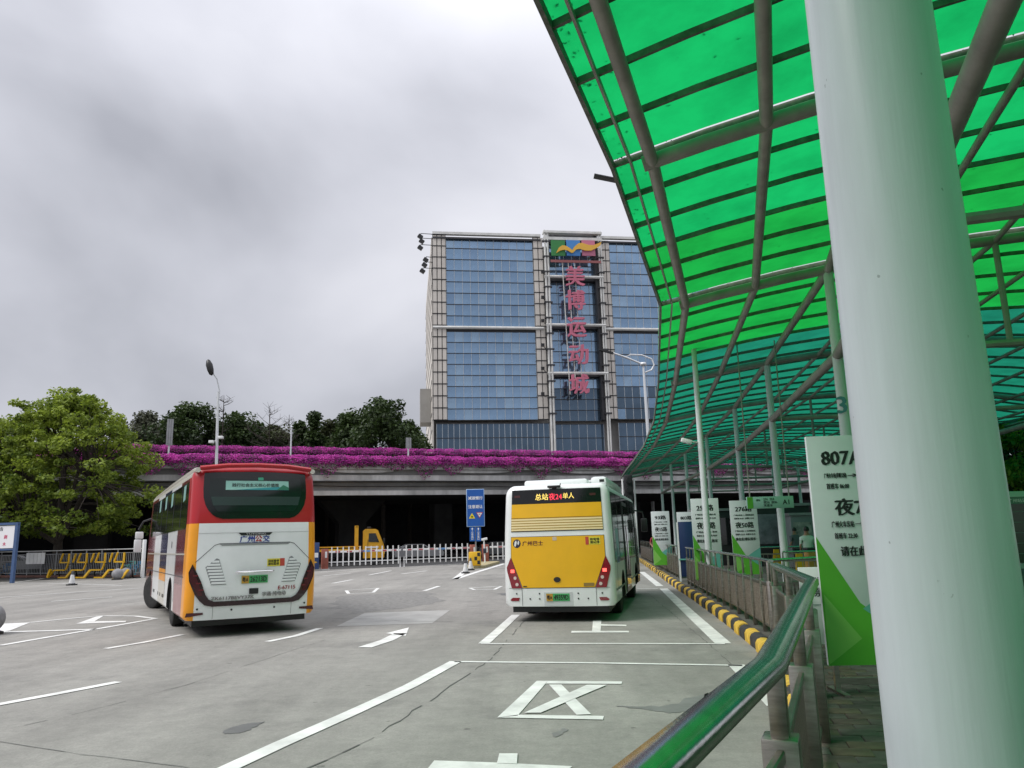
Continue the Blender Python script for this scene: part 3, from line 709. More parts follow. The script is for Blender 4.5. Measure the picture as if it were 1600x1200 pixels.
def bare(label, px, ty, Y, seed, spread):
    rnd = random.Random(seed); p = DY(px, ty, Y); h = p.z; p.z = 0
    t = thing('bare_tree', label, 'tree', p, 0, 'bare treetops beyond the flyover'); b = B(); b.tube([(0, 0, 0), (.1, 0, h*.55), (0, 0, h)], [.22, .12, .03], 6); b.build('trunk', bark, t)
    b = B()
    for i in range(26):
        z = h*rnd.uniform(.58, .97); a = rnd.uniform(0, 2*PI); l = spread*(1.25-z/h)*rnd.uniform(1.2, 2.6); q = Vector((l*math.cos(a), l*math.sin(a), z+l*rnd.uniform(.3, .75)))
        b.tube([(0, 0, z), q*.55+Vector((0, 0, z*.45-.1)), q], [.05, .035, .016], 4, False)
        for k in range(5):
            f_ = rnd.uniform(.35, 1); s_ = Vector((0, 0, z)).lerp(q, f_); e_ = s_+Vector((rnd.uniform(-1, 1), rnd.uniform(-1, 1), rnd.uniform(.1, .9)))*spread*.35; b.tube([s_, e_], [.022, .010], 3, False)
    b.build('branches', bark, t)
bare('slender bare tree with tiered twigs beside the street lamp', 350, 618, 100, 1, 1.7)
bare('spreading bare tree standing out over the olive tree', 422, 638, 104, 2, 3.2)
bare('smaller bare tree to the building side of the spreading bare tree', 452, 648, 106, 3, 2.2)
tp = DY(1585, 715, 40); tp.z = 0
tree('broadleaf_tree', 'bright leafy tree seen under the canopy beyond the platform', tp, 7.8, 4.2, 2.6, 15, lmA, 60, 150, .34, .45, .2, csz=1.0)
tp = DY(1640, 715, 44); tp.z = 0
tree('broadleaf_tree', 'second leafy tree under the canopy, farther along the platform', tp, 8.2, 4.5, 2.6, 16, lmC, 50, 140, .36, .45, .2, csz=1.0)
for k_, (x_, y_, lb_) in enumerate(((40, 6, 'unseen leafy tree added to block light, abreast of the painted column'), (38, 18, 'unseen leafy tree added to block light, abreast of the timetable screen'), (41, 28, 'unseen leafy tree added to block light at the far platform edge before the flyover'))):
    tree('broadleaf_tree', lb_, (x_, y_, 0), 9, 5.5, 1.5, 60+k_, lmC, 50, 60, .6, .5, .25, csz=1.5)  # out-of-view trees added to block sky light from the right
# ================================================================== BUSES
def bus_body(L, W, zb, zt, rt, re, cuts, paint, mats, arches, deform, name='body'):
    """lofted rounded box, sliced on the given planes, painted per face, wheel arches cut out"""
    def section(ins):
        hw, top = W/2-ins, zt-ins; r = max(.02, rt-ins*.5); pts = [(-hw+.05, zb), (-hw, zb+.06)]
        for k in range(7): q = PI - k*PI/12; pts.append((-hw+r+r*math.cos(q), top-r+r*math.sin(q)))
        for k in range(7): q = PI/2 - k*PI/12; pts.append((hw-r+r*math.cos(q), top-r+r*math.sin(q)))
        pts += [(hw, zb+.06), (hw-.05, zb)]; return pts
    st = [(re*(1-math.cos(t)), re*(1-math.sin(t))) for t in [k*PI/12 for k in range(7)]]
    st = st + [(L-y, i) for y, i in reversed(st)]
    bm = bmesh.new(); rings = [[bm.verts.new((x, y, z)) for x, z in section(i)] for y, i in st]; k = len(rings[0])
    for a, c_ in zip(rings, rings[1:]):
        for j in range(k): bm.faces.new((a[j], a[(j+1) % k], c_[(j+1) % k], c_[j]))
    bm.faces.new(rings[0]); bm.faces.new(list(reversed(rings[-1])))
    for co, no in cuts: bmesh.ops.bisect_plane(bm, geom=bm.verts[:]+bm.edges[:]+bm.faces[:], plane_co=co, plane_no=no)
    for f in bm.faces: f.material_index = paint(f.calc_center_median(), f.normal)
    bmesh.ops.recalc_face_normals(bm, faces=bm.faces[:])
    me = bpy.data.meshes.new(name); bm.to_mesh(me); bm.free()
    for m_ in mats: me.materials.append(m_)
    o = bpy.data.objects.new(name, me); C.objects.link(o); tmp = []
    for (y, z, r) in arches:
        b = B(); b.lathe([(r, -W), (r, W)], (0, y, z), 'X', 28); cm = b.mesh('cut'); cm.materials.append(black); co_ = bpy.data.objects.new('cut', cm); C.objects.link(co_); tmp.append(co_)
        md = o.modifiers.new('b', 'BOOLEAN'); md.operation = 'DIFFERENCE'; md.solver = 'EXACT'; md.object = co_
    bpy.context.view_layer.update()
    me2 = bpy.data.meshes.new_from_object(o.evaluated_get(bpy.context.evaluated_depsgraph_get()))
    bpy.data.objects.remove(o)
    for t in tmp: bpy.data.objects.remove(t)
    for v in me2.vertices: v.co = deform(v.co)
    me2.polygons.foreach_set('use_smooth', [True]*len(me2.polygons)); me2.set_sharp_from_angle(angle=.6)
    me2.name = name; return me2
def plate(poly, frame, t, m, name, parent, deform, step=.22, base=.002):
    """flat polygon lying on the body in (a, b) of frame (o, u, v, n), sliced finely so it follows the curved body"""
    o, u, v, n = [Vector(q) for q in frame]
    bm = bmesh.new(); f = bm.faces.new([bm.verts.new((a, c_, 0)) for a, c_ in poly])
    xs = [p[0] for p in poly]; ys = [p[1] for p in poly]
    for lo, hi, ax in ((min(xs), max(xs), 0), (min(ys), max(ys), 1)):
        k = int((hi-lo)/step)
        for i in range(1, k+1):
            co = [0, 0, 0]; co[ax] = lo+(hi-lo)*i/(k+1); no = [0, 0, 0]; no[ax] = 1
            bmesh.ops.bisect_plane(bm, geom=bm.verts[:]+bm.edges[:]+bm.faces[:], plane_co=co, plane_no=no)
    ex = bmesh.ops.extrude_face_region(bm, geom=bm.faces[:])
    for q in ex['geom']:
        if isinstance(q, bmesh.types.BMVert): q.co.z = t
    bmesh.ops.recalc_face_normals(bm, faces=bm.faces[:])
    for q in bm.verts: q.co = deform(o + u*q.co.x + v*q.co.y + n*(q.co.z+base))
    me = bpy.data.meshes.new(name); bm.to_mesh(me); bm.free()
    me.polygons.foreach_set('use_smooth', [True]*len(me.polygons)); me.set_sharp_from_angle(angle=.5)
    return link(name, me, m, parent)
tyre_me = {}
def wheel(parent, x, y, r, side, turn=0.0, wd=.28):
    if 'w' not in tyre_me:
        b = B(); b.lathe([(.30, -.13), (.44, -.14), (.485, -.12), (.5, -.06), (.5, .06), (.485, .12), (.44, .14), (.30, .13)], (0, 0, 0), 'X', 28); t = b.mesh('tyre'); t.materials.append(rubber)
        b = B(); b.lathe([(.02, -.06), (.10, -.06), (.12, -.02), (.20, .0), (.25, .05), (.29, .11), (.31, .12), (.31, -.12), (.02, -.12)], (0, 0, 0), 'X', 20)
        for k in range(10):
            a = k*PI/5; b.lathe([(.016, -.03), (.016, .02)], (0, .165*math.cos(a), .165*math.sin(a)), 'X', 6)
        rm = b.mesh('rim'); rm.materials.append(mat('grey_rim', (.30, .30, .31), .4, .6)); tyre_me['w'] = (t, rm)
    t, rm = tyre_me['w']; s_ = r/.5
    o = link('wheel', t, None, parent, (x, y, r)); o.scale = (s_*wd/.28*1.0, s_, s_); o.rotation_euler.z = turn + (PI if side < 0 else 0)
    q = link('rim', rm, None, o); return o
def ident(p): return Vector(p)
REAR = ((0, 0, 0), (1, 0, 0), (0, 0, 1), (0, -1, 0))

def platenum(t, x, z, wd, ht, left, right, D_):
    g = mat('plate_green', (.06, .38, .12), .4, var=.2, vscale=4); yl = mat('plate_amber', (.50, .28, .04), .4)
    p = plate([(x-wd/2, z-ht/2), (x+wd/2, z-ht/2), (x+wd/2, z+ht/2), (x-wd/2, z+ht/2)], REAR, .012, g, 'number_plate', t, D_)
    plate([(x-wd/2, z-ht/2), (x-wd*.22, z-ht/2), (x-wd*.22, z+ht/2), (x-wd/2, z+ht/2)], REAR, .004, yl, 'plate_band', p, D_, base=.0145)
    text(left, (x-wd*.36, -.0195, z), *REAR[1:], black, p, h=ht*.6, wd=wd*.22, deform=D_, bold=.03, depth=.002)
    text(right, (x+wd*.14, -.0155, z), *REAR[1:], black, p, h=ht*.66, wd=wd*.62, deform=D_, bold=.03, depth=.002)

# ---------------- red, white and orange coach turning away on the left
LB = R(-29); RC = Vector((-5.38, 16.2, 0)); LW, LL, LZB, LZT = 2.6, 11.4, .34, 3.40
coach = thing('coach_bus', 'white coach with red top and orange corners turning, banner in its rear window', 'bus', RC, -LB)
def LD(p):
    x, y, z = p; wr = max(0.0, min(1.0, 1-y/1.4))
    y2 = y + wr*(.17*(abs(x)/(LW/2))**2.4 + .20*max(0, (z-2.15)/1.25)**1.6 + .08*max(0, (.8-z)/.5))
    wf = max(0.0, min(1.0, 1-(LL-y)/1.6)); y2 -= wf*(.35*(abs(x)/(LW/2))**2.2 + .35*max(0, (z-1.3)/2.1))
    x2 = x*(1-.045*max(0, (z-1.35)/2.05)**1.3); return Vector((x2, y2, z + .035*(1-(x/1.3)**2)*(1 if z > 3.2 else 0)))
cred = mat('coach_red', (.42, .006, .014), .3, var=.12, vscale=1.5, coat=.3); corg = mat('coach_orange', (.85, .33, .005), .3, var=.12, vscale=1.5, coat=.3)
cwht = mat('coach_white', (.80, .82, .82), .28, var=.10, vscale=1.2, coat=.5); cmar = mat('coach_maroon', (.17, .016, .03), .22, var=.2, vscale=1.2, coat=.6)
cnav = mat('coach_navy', (.018, .022, .09), .22, coat=.6); ccrm = mat('coach_cream', (.62, .60, .53), .3, coat=.5)
cpnk = mat('coach_pink_skirt', (.36, .15, .16), .3, var=.15, vscale=2, coat=.5)
def lpaint(c, n):
    x, y, z = c
    if n.y < -.6 or (y < .2):   # rear
        if z > 2.24: return 0
        return 1 if abs(x) > 1.12 else 2
    if abs(n.z) > .75 and z > 3: return 0
    if n.y > .6: return 2
    if z > 3.2: return 5
    if y < .6: return 1 if z < 2.24 else 0
    for y0, y1, k in ((.6, 2.3, 3), (2.3, 4.5, 2), (4.5, 6.3, 4), (6.3, 8.3, 2), (8.3, 20, 3)):
        if y0 <= y < y1:
            if k == 4 and z < 1.25: return 5 if z < .95 else 1
            if k == 3 and z < 1.0 and y < 3: return 6
            return k
    return 2
cuts = [((0, 0, z), (0, 0, 1)) for z in (.6, .95, 1.0, 1.25, 1.6, 2.0, 2.24, 2.6, 2.9, 3.2)] + [((0, y, 0), (0, 1, 0)) for y in (.2, .6, 1.4, 2.3, 3.4, 4.5, 5.4, 6.3, 7.3, 8.3, 9.2, 10.1, 10.8)] + [((x, 0, 0), (1, 0, 0)) for x in (-1.12, -.9, -.6, -.3, 0, .3, .6, .9, 1.12)]
cm_ = [cred, corg, cwht, cmar, cnav, ccrm, cpnk, black]
link('body', bus_body(LL, LW, LZB, LZT, .20, .16, cuts, lpaint, cm_, [(3.2, .5, .60), (9.3, .5, .62)], LD), None, coach)
P = lambda poly, m_, nm, t=.006, base=.002, par=coach: plate(poly, REAR, t, m_, nm, par, LD, base=base)
rw = [(-1.08, 3.27), (-1.085, 2.95), (-1.07, 2.76), (-1.03, 2.62), (-.97, 2.51), (-.89, 2.42), (-.80, 2.36), (-.68, 2.325), (.68, 2.325), (.80, 2.36), (.89, 2.42), (.97, 2.51), (1.03, 2.62), (1.07, 2.76), (1.085, 2.95), (1.08, 3.27)]
win = P(rw, mat('black_frit', (.008, .008, .009), .12), 'rear_window', .008)
P([(-.96, 3.16), (-.97, 2.86), (-.9, 2.62), (-.78, 2.47), (.78, 2.47), (.9, 2.62), (.97, 2.86), (.96, 3.16)], mat('rear_glass', (.010, .018, .016), .08, var=.3, vscale=1.2, spec=.4), 'pane', .004, .0105, win)
P([(-.93, 2.78), (-.88, 2.6), (.88, 2.6), (.93, 2.78)], mat('seat_back_seen', (.014, .034, .029), .35), 'seat_row', .002, .0165, win)
ban = P([(-.65, 2.92), (.68, 2.92), (.68, 3.11), (-.65, 3.11)], mat('banner_teal', (.30, .58, .50), .5, var=.1, vscale=5), 'banner', .003, .0165, win)
P([(-.45, 2.92), (.68, 2.92), (.68, 2.965), (.45, 2.985), (.2, 2.97), (.0, 2.955), (-.2, 2.94)], mat('banner_hill', (.03, .30, .32), .5), 'banner_print', .002, .0197, win)
P([(.42, 2.925), (.68, 2.925), (.68, 2.975), (.56, 3.03)], mat('banner_green', (.02, .18, .10), .5), 'banner_print', .002, .0222, win)
P([(.02, 3.125), (.13, 3.125), (.13, 3.185), (.02, 3.185)], mat('sticker_green', (.05, .40, .24), .5), 'sticker', .002, .0165, win)
text('践行社会主义核心价值观', (-.03, -.0225, 3.02), *REAR[1:], black, win, h=.075, wd=.98, bold=.02, depth=.002, deform=LD)
P([(-1.19, 1.44), (-1.255, 1.28), (-1.235, 1.1), (-1.12, .84), (-1.03, .72), (-.93, .63), (-.80, .60), (.80, .60), (.93, .63), (1.03, .72), (1.12, .84), (1.235, 1.1), (1.255, 1.28), (1.17, 1.46), (1.02, 1.1), (.93, .84), (.86, .74), (.76, .695), (-.76, .695), (-.86, .74), (-.93, .84), (-1.02, 1.1)], mat('tail_lens', (.018, .002, .005), .12, coat=.4), 'tail_light_surround', .02)
lens = mat('dark_red_lens', (.055, .003, .008), .12, coat=.5)
for s_ in (-1, 1):
    tl = P([(s_*1.19, 1.36), (s_*1.235, 1.26), (s_*1.215, 1.1), (s_*1.06, .82), (s_*.98, .82), (s_*1.06, 1.06)], lens, 'tail_light', .006, .0225)
    for z in (1.2, 1.05, .92): 
        xo = 1.20-(1.26-z)*.42
        P([(s_*(xo-.09), z), (s_*xo, z), (s_*xo, z+.025), (s_*(xo-.09), z+.025)], mat('lens_bar', (.14, .01, .016), .2), 'lamp_strip', .003, .029, tl)
    P([(s_*1.27, .41), (s_*.95, .45), (s_*.95, .49), (s_*1.25, .49)], lens, 'reflector', .01)
    lv = P([(s_*.95, 1.37), (s_*.75, 1.54), (s_*.70, 1.52), (s_*.545, 1.02), (s_*.83, 1.02)], mat('grille_shadow', (.20, .21, .22), .6), 'louvre_panel', .002)
    for k in range(8):
        z = 1.035+k*.06; f_ = (z-1.02)/.5
        xi = .545+.17*f_; xo = .83+.115*min(1, f_/.7) if f_ < .7 else .945-.2*(f_-.7)/.3
        P([(s_*xi, z), (s_*(xo), z), (s_*(xo-.01), z+.042), (s_*(xi+.01), z+.042)], cwht, 'louvre', .012, .0055, lv)
    P([(s_*.77, .36), (s_*.775, .36), (s_*.775, .62), (s_*.77, .62)], dkline, 'seam', .002)
    for x, z in ((.42, .52), (1.06, .56)):
        P([(s_*x+.02*math.cos(k*PI/4), z+.02*math.sin(k*PI/4)) for k in range(8)], black, 'sensor', .006)
seamp = [(-1.14, 1.47), (-.80, 1.80), (-.70, 1.83), (.70, 1.83), (.80, 1.80), (1.14, 1.47)]
for a, c_ in zip(seamp, seamp[1:]):
    d = (Vector(c_)-Vector(a)).normalized(); nn = Vector((-d.y, d.x))*.005
    P([(a[0]-nn.x, a[1]-nn.y), (c_[0]-nn.x, c_[1]-nn.y), (c_[0]+nn.x, c_[1]+nn.y), (a[0]+nn.x, a[1]+nn.y)], dkline, 'seam', .002)
P([(-.66, 1.785), (.66, 1.785), (.72, 1.822), (-.72, 1.822)], mat('recess_shade_grey', (.25, .26, .26), .5), 'hood_recess_shadow', .002, .003)  # shadow of the hood recess painted as a flat grey strip
P([(-1.12, 2.04), (1.12, 2.04), (1.12, 2.046), (-1.12, 2.046)], mat('seam_grey', (.4, .4, .4), .5), 'seam', .002)
yb = P([(-.30, 1.985), (.27, 1.985), (.33, 2.04), (-.36, 2.04)], black, 'maker_badge', .01)
text('YUTONG', (-.01, -.0125, 2.013), *REAR[1:], mat('badge_silver', (.5, .5, .5), .4), yb, h=.032, wd=.40, bold=.01, depth=.003, deform=LD)
blu = mat('logo_blue_ink', (.02, .04, .28), .4); redi = mat('red_ink', (.40, .02, .03), .4)
for ch, x, m_ in (('广', -.255, blu), ('州', -.10, blu), ('公', .05, redi), ('交', .205, blu)): text(ch, (x, -.003, 1.915), *REAR[1:], m_, coach, h=.125, wd=.135, bold=.035, depth=.003, deform=LD)
text('Guangzhou Public Transport', (-.03, -.003, 1.84), *REAR[1:], blu, coach, h=.032, wd=.60, bold=.012, depth=.003, deform=LD)
hb = B(); hb.tube([(-.36, -.05, 1.255), (-.34, -.075, 1.255), (.34, -.075, 1.255), (.36, -.05, 1.255)], .022, 8); lab(hb.build('plate_lamp_bar', chrome, coach, LD), 'chrome bar over the number plate')
platenum(coach, 0, 1.10, .52, .155, '粤A', '26213D', LD)
st = P([(.24, 1.345), (.50, 1.345), (.50, 1.50), (.24, 1.50)], mat('sticker_yellow', (.72, .62, .05), .5), 'sticker', .003)
P([(.50, 1.345), (.60, 1.345), (.60, 1.50), (.50, 1.50)], mat('sticker_red', (.50, .06, .04), .5), 'sticker_end', .003, par=coach)
text('斜尾警停\n靠站暂停', (.37, -.006, 1.422), *REAR[1:], black, st, h=.11, wd=.22, bold=.03, depth=.002, deform=LD)
P([(-.10, .81), (.08, .81), (.08, .92), (-.10, .92)], black, 'socket_cover', .008)
text('E-67115', (.66, -.003, .905), *REAR[1:], mat('fleet_red', (.28, .02, .03), .4), coach, h=.075, wd=.36, bold=.02, depth=.003, deform=LD)
bad = mat('badge_metal', (.28, .28, .28), .3, .8)
text('ZK6117BEVY37K', (-.41, -.003, .755), *REAR[1:], bad, coach, h=.06, wd=.82, bold=.03, depth=.006, deform=LD)
text('宇通·纯电动', (.40, -.003, .795), *REAR[1:], bad, coach, h=.085, wd=.48, bold=.035, depth=.006, deform=LD)
# roof edge: rear lip, cream gutters, cameras
hb = B(); hb.bar([(-1.12, .22, 3.37), (-.6, .10, 3.42), (0, .07, 3.435), (.6, .10, 3.42), (1.12, .22, 3.37)], .16, .09, bev=.03); hb.build('rear_spoiler', cred, coach)
for s_ in (-1, 1):
    hb = B(); hb.bar([(s_*1.17, .16, 3.33), (s_*1.19, .6, 3.34), (s_*1.19, 5, 3.34), (s_*1.19, 9.8, 3.30)], .10, .10, bev=.03); hb.build('roof_gutter', ccrm, coach)
for x in (-.10, .0): 
    hb = B(); hb.box((x, .12, 3.475), (.07, .10, .06), bev=.015); hb.build('camera', black, coach)
# side glass and panel lines, both sides
for s_ in (-1, 1):
    SF = ((s_*LW/2, 0, 0), (0, 1, 0), (0, 0, 1), (s_, 0, 0))
    S = lambda poly, m_, nm, t=.006, base=.002, par=coach: plate(poly, SF, t, m_, nm, par, LD, step=.5, base=base)
    sg = S([(.62, 3.13), (.58, 2.3), (.7, 2.16), (10.4, 2.10), (10.2, 3.1)], glassd, 'side_glass', .008)
    for y in (1.9, 3.5, 5.1, 6.7, 8.3): S([(y, 2.2), (y+.05, 2.2), (y+.05, 3.1), (y, 3.1)], black, 'window_post', .004, .0105, sg)
    for y in (1.2, 3.9, 5.5, 7.2): S([(y, 2.78), (y+.42, 2.74), (y+.46, 3.08), (y, 3.1)], mat('curtain', (.16, .30, .27), .6), 'curtain', .002, .0105, sg)
    S([(.5, 1.17), (11, 1.1), (11, 1.115), (.5, 1.185)], dkline, 'seam', .003); S([(.5, 1.62), (10.8, 1.58), (10.8, 1.61), (.5, 1.65)], ccrm, 'side_moulding', .008)
    for y in (2.35, 4.45): S([(y, .6), (y+.015, .6), (y+.015, 2.05), (y, 2.05)], dkline, 'seam', .003)
    for y in (4.7, 4.95, 5.6, 6.2, 7.4, 7.7): S([(y, .56), (y+.09, .56), (y+.09, .64), (y, .64)], black, 'latch', .006)
    S([(3.3, 1.75), (3.42, 1.78), (3.42, 1.92), (3.3, 1.9)], black, 'charge_flap_lock', .004)
wheel(coach, -1.10, 3.2, .5, -1); wheel(coach, 1.10, 3.2, .5, 1); wheel(coach, -1.12, 9.3, .5, -1, R(24)); wheel(coach, 1.12, 9.3, .5, 1, R(24))
hb = B(); hb.box((0, 3.2, .5), (1.9, .22, .2)); hb.box((0, 9.3, .5), (1.9, .2, .18)); hb.box((0, 6, .42), (1.6, 10.2, .16)); hb.box((0, 1.5, .30), (2.25, 2.3, .18)); hb.build('chassis', black, coach)
hb = B(); hb.tube([(-1.1, 10.9, 2.75), (-1.45, 11.3, 2.62), (-1.58, 11.3, 2.35)], .03, 6); mr_ = hb.build('mirror_arm', black, coach)
hb = B(); hb.box((-1.55, 11.3, 2.18), (.24, .12, .22), bev=.03); hb.box((-1.58, 11.3, 1.85), (.22, .14, .40), bev=.03); hb.build('mirror', cwht, mr_)

# ---------------- yellow-backed city bus in the bay
YB = R(12.5); YC = Vector((.88, 17.0, 0)); YW, YL, YZB, YZT = 2.42, 8.5, .33, 2.93
cbus = thing('city_bus', 'white city bus with yellow rear panels and lit tail lamps standing in the marked bay', 'bus', YC, -YB)
def YD(p):
    x, y, z = p; wr = max(0.0, min(1.0, 1-y/1.2))
    y2 = y + wr*(.07*(abs(x)/(YW/2))**2.6 + .07*max(0, (z-1.9)/1.0)**1.3 + .04*max(0, (.75-z)/.4))
    wf = max(0.0, min(1.0, 1-(YL-y)/1.4)); y2 -= wf*(.2*(abs(x)/(YW/2))**2.2+.2*max(0, (z-1.2)/1.7))
    return Vector((x*(1-.05*max(0, (z-1.3)/1.6)**1.2), y2, z))
bw = mat('bus_white', (.80, .82, .82), .27, var=.10, vscale=1.4, coat=.5); by = mat('bus_yellow', (.80, .43, .004), .35, var=.08, vscale=1.5, coat=.2)
cuts = [((0, 0, z), (0, 0, 1)) for z in (.5, .72, 1, 1.3, 1.6, 1.9, 2.2, 2.5, 2.75)] + [((0, y, 0), (0, 1, 0)) for y in (.2, .5, .9, 1.3, 2, 3, 4, 5, 6, 7, 7.6, 8.1)] + [((x, 0, 0), (1, 0, 0)) for x in (-1, -.75, -.5, -.25, 0, .25, .5, .75, 1)]
link('body', bus_body(YL, YW, YZB, YZT, .22, .14, cuts, lambda c, n: 0, [bw, black], [(2.15, .45, .54), (6.6, .45, .54)], YD), None, cbus)
P = lambda poly, m_, nm, t=.006, base=.002, par=cbus: plate(poly, REAR, t, m_, nm, par, YD, base=base)
rect = lambda x0, x1, z0, z1: [(x0, z0), (x1, z0), (x1, z1), (x0, z1)]
frm = P(rect(-1.035, 1.035, 1.915, 2.825), black, 'upper_frame', .006)
led = P(rect(-1.03, 1.03, 2.52, 2.82), mat('led_glass', (.006, .006, .007), .12), 'destination_display', .006, .0085)
ledY = mat('led_yellow', (1, .72, .16), .5, emit=.45); ledR = mat('led_red', (1, .05, .09), .5, emit=.5)
text('总站', (-.32, -.016, 2.66), *REAR[1:], ledY, led, h=.14, wd=.30, bold=.01, depth=.003, deform=YD)
text('夜24', (.0, -.016, 2.66), *REAR[1:], ledR, led, h=.15, wd=.30, bold=.01, depth=.003, deform=YD)
text('单人', (.30, -.016, 2.67), *REAR[1:], ledY, led, h=.13, wd=.26, bold=.005, depth=.003, deform=YD)
for x in (-.9, .85): P(rect(x-.07, x+.07, 2.66, 2.71), mat('high_lamp', (.06, .015, .015), .2), 'high_brake_lamp', .003, .0155, led)
P(rect(-1.03, 1.03, 2.215, 2.512), by, 'upper_panel', .006, .0085)
cream = mat('cream_stripe', (.80, .66, .36), .35)
lowy = P(rect(-1.03, 1.03, 1.93, 2.209), mat('stripe_gap', (.42, .24, .02), .4), 'stripe_panel', .004, .0085)
for k in range(5): P(rect(-1.03, 1.03, 1.935+k*.055, 1.935+k*.055+.036), cream, 'stripe', .005, .013, lowy)
eng = P([(-1.04, 1.81), (-1.04, 1.36), (-.79, .715), (.79, .715), (1.04, 1.36), (1.04, 1.81)], dkline, 'engine_door_seam', .003)
P([(-1.03, 1.80), (-1.03, 1.365), (-.785, .725), (.785, .725), (1.03, 1.365), (1.03, 1.80)], by, 'engine_door', .008)
rl = mat('red_lens', (.22, .006, .016), .12, coat=.8)
for s_ in (-1, 1):
    tl = P([(s_*1.04, 1.37), (s_*1.135, 1.16), (s_*1.13, 1.08), (s_*1.03, .715), (s_*.80, .715)], rl, 'tail_light', .015)
    for x, z, m_ in ((1.005, 1.075, mat('lit_lamp', (1, .10, .08), .4, emit=1.3)), (.95, .93, mat('clear_lens', (.62, .50, .46), .15)), (.91, .795, MATS['clear_lens'])):
        pts = rect(s_*x-.042, s_*x+.042, z-.034, z+.034) if z > 1 else [(s_*x+.036*math.cos(k*PI/5), z+.036*math.sin(k*PI/5)) for k in range(10)]
        P(pts, m_, 'lamp', .006, .018, tl)
    P([(s_*1.08, .47), (s_*1.02, .515), (s_*.86, .515), (s_*.885, .445), (s_*1.05, .445)], rl, 'reflector', .008)
    P(rect(s_*.805-.004, s_*.805+.004, .34, .71), dkline, 'seam', .002)
    for x, z in ((.42, .60), (.42, .49), (.63, .49), (.93, .60)): P([(s_*x+.018*math.cos(k*PI/4), z+.018*math.sin(k*PI/4)) for k in range(8)], black, 'sensor', .005)
P(rect(-1.1, 1.1, .712, .718), dkline, 'seam', .002)
P(rect(-.32, .30, .345, .625), mat('recess_white', (.58, .60, .61), .35), 'plate_recess', .003)
platenum(cbus, -.02, .52, .50, .155, '粤A', '49359D', YD)
P([(-.02+.075*math.cos(k*PI/8), .89+.055*math.sin(k*PI/8)) for k in range(16)], black, 'charge_cap', .012, .01)
lgd = P([(-.90+.088*math.cos(k*PI/10), 1.665+.092*math.sin(k*PI/10)) for k in range(20)], mat('logo_dark', (.015, .015, .04), .4), 'operator_logo', .002, .011)
P([(-.96, 1.61), (-.95, 1.70), (-.915, 1.735), (-.90, 1.69), (-.925, 1.6)], white, 'logo_white', .002, .0135, lgd)
P([(-.86, 1.63), (-.84, 1.70), (-.87, 1.735), (-.885, 1.66)], white, 'logo_white', .002, .0135, lgd)
text('广州巴士', (-.54, -.011, 1.665), *REAR[1:], mat('operator_ink', (.10, .012, .015), .4), cbus, h=.10, wd=.46, bold=.025, depth=.002, deform=YD)
P(rect(-.09, 0, 1.715, 1.79), mat('sticker_pale', (.55, .45, .35), .5), 'sticker', .002, .011)
P(rect(.63, .70, 1.61, 1.775), MATS['sticker_red'], 'sticker', .002, .011); s2 = P(rect(.705, .95, 1.61, 1.775), MATS['sticker_yellow'], 'sticker', .002, .011)
text('转弯停\n靠站停', (.83, -.014, 1.69), *REAR[1:], black, s2, h=.12, wd=.2, bold=.02, depth=.002, deform=YD)
P(rect(.55, .77, .745, .815), mat('badge_plate', (.25, .16, .04), .4), 'maker_badge', .004, .011)
P(rect(-.77, -.69, .745, .765), black, 'badge', .003, .011)
hb = B(); hb.box((-.02, -.06, 2.875), (.30, .12, .05), bev=.012); hb.box((-.02, -.02, 2.845), (.10, .06, .05)); hb.tube([(.12, -.06, 2.90), (.14, -.06, 2.94)], .012, 5); hb.build('rear_camera', black, cbus, YD)
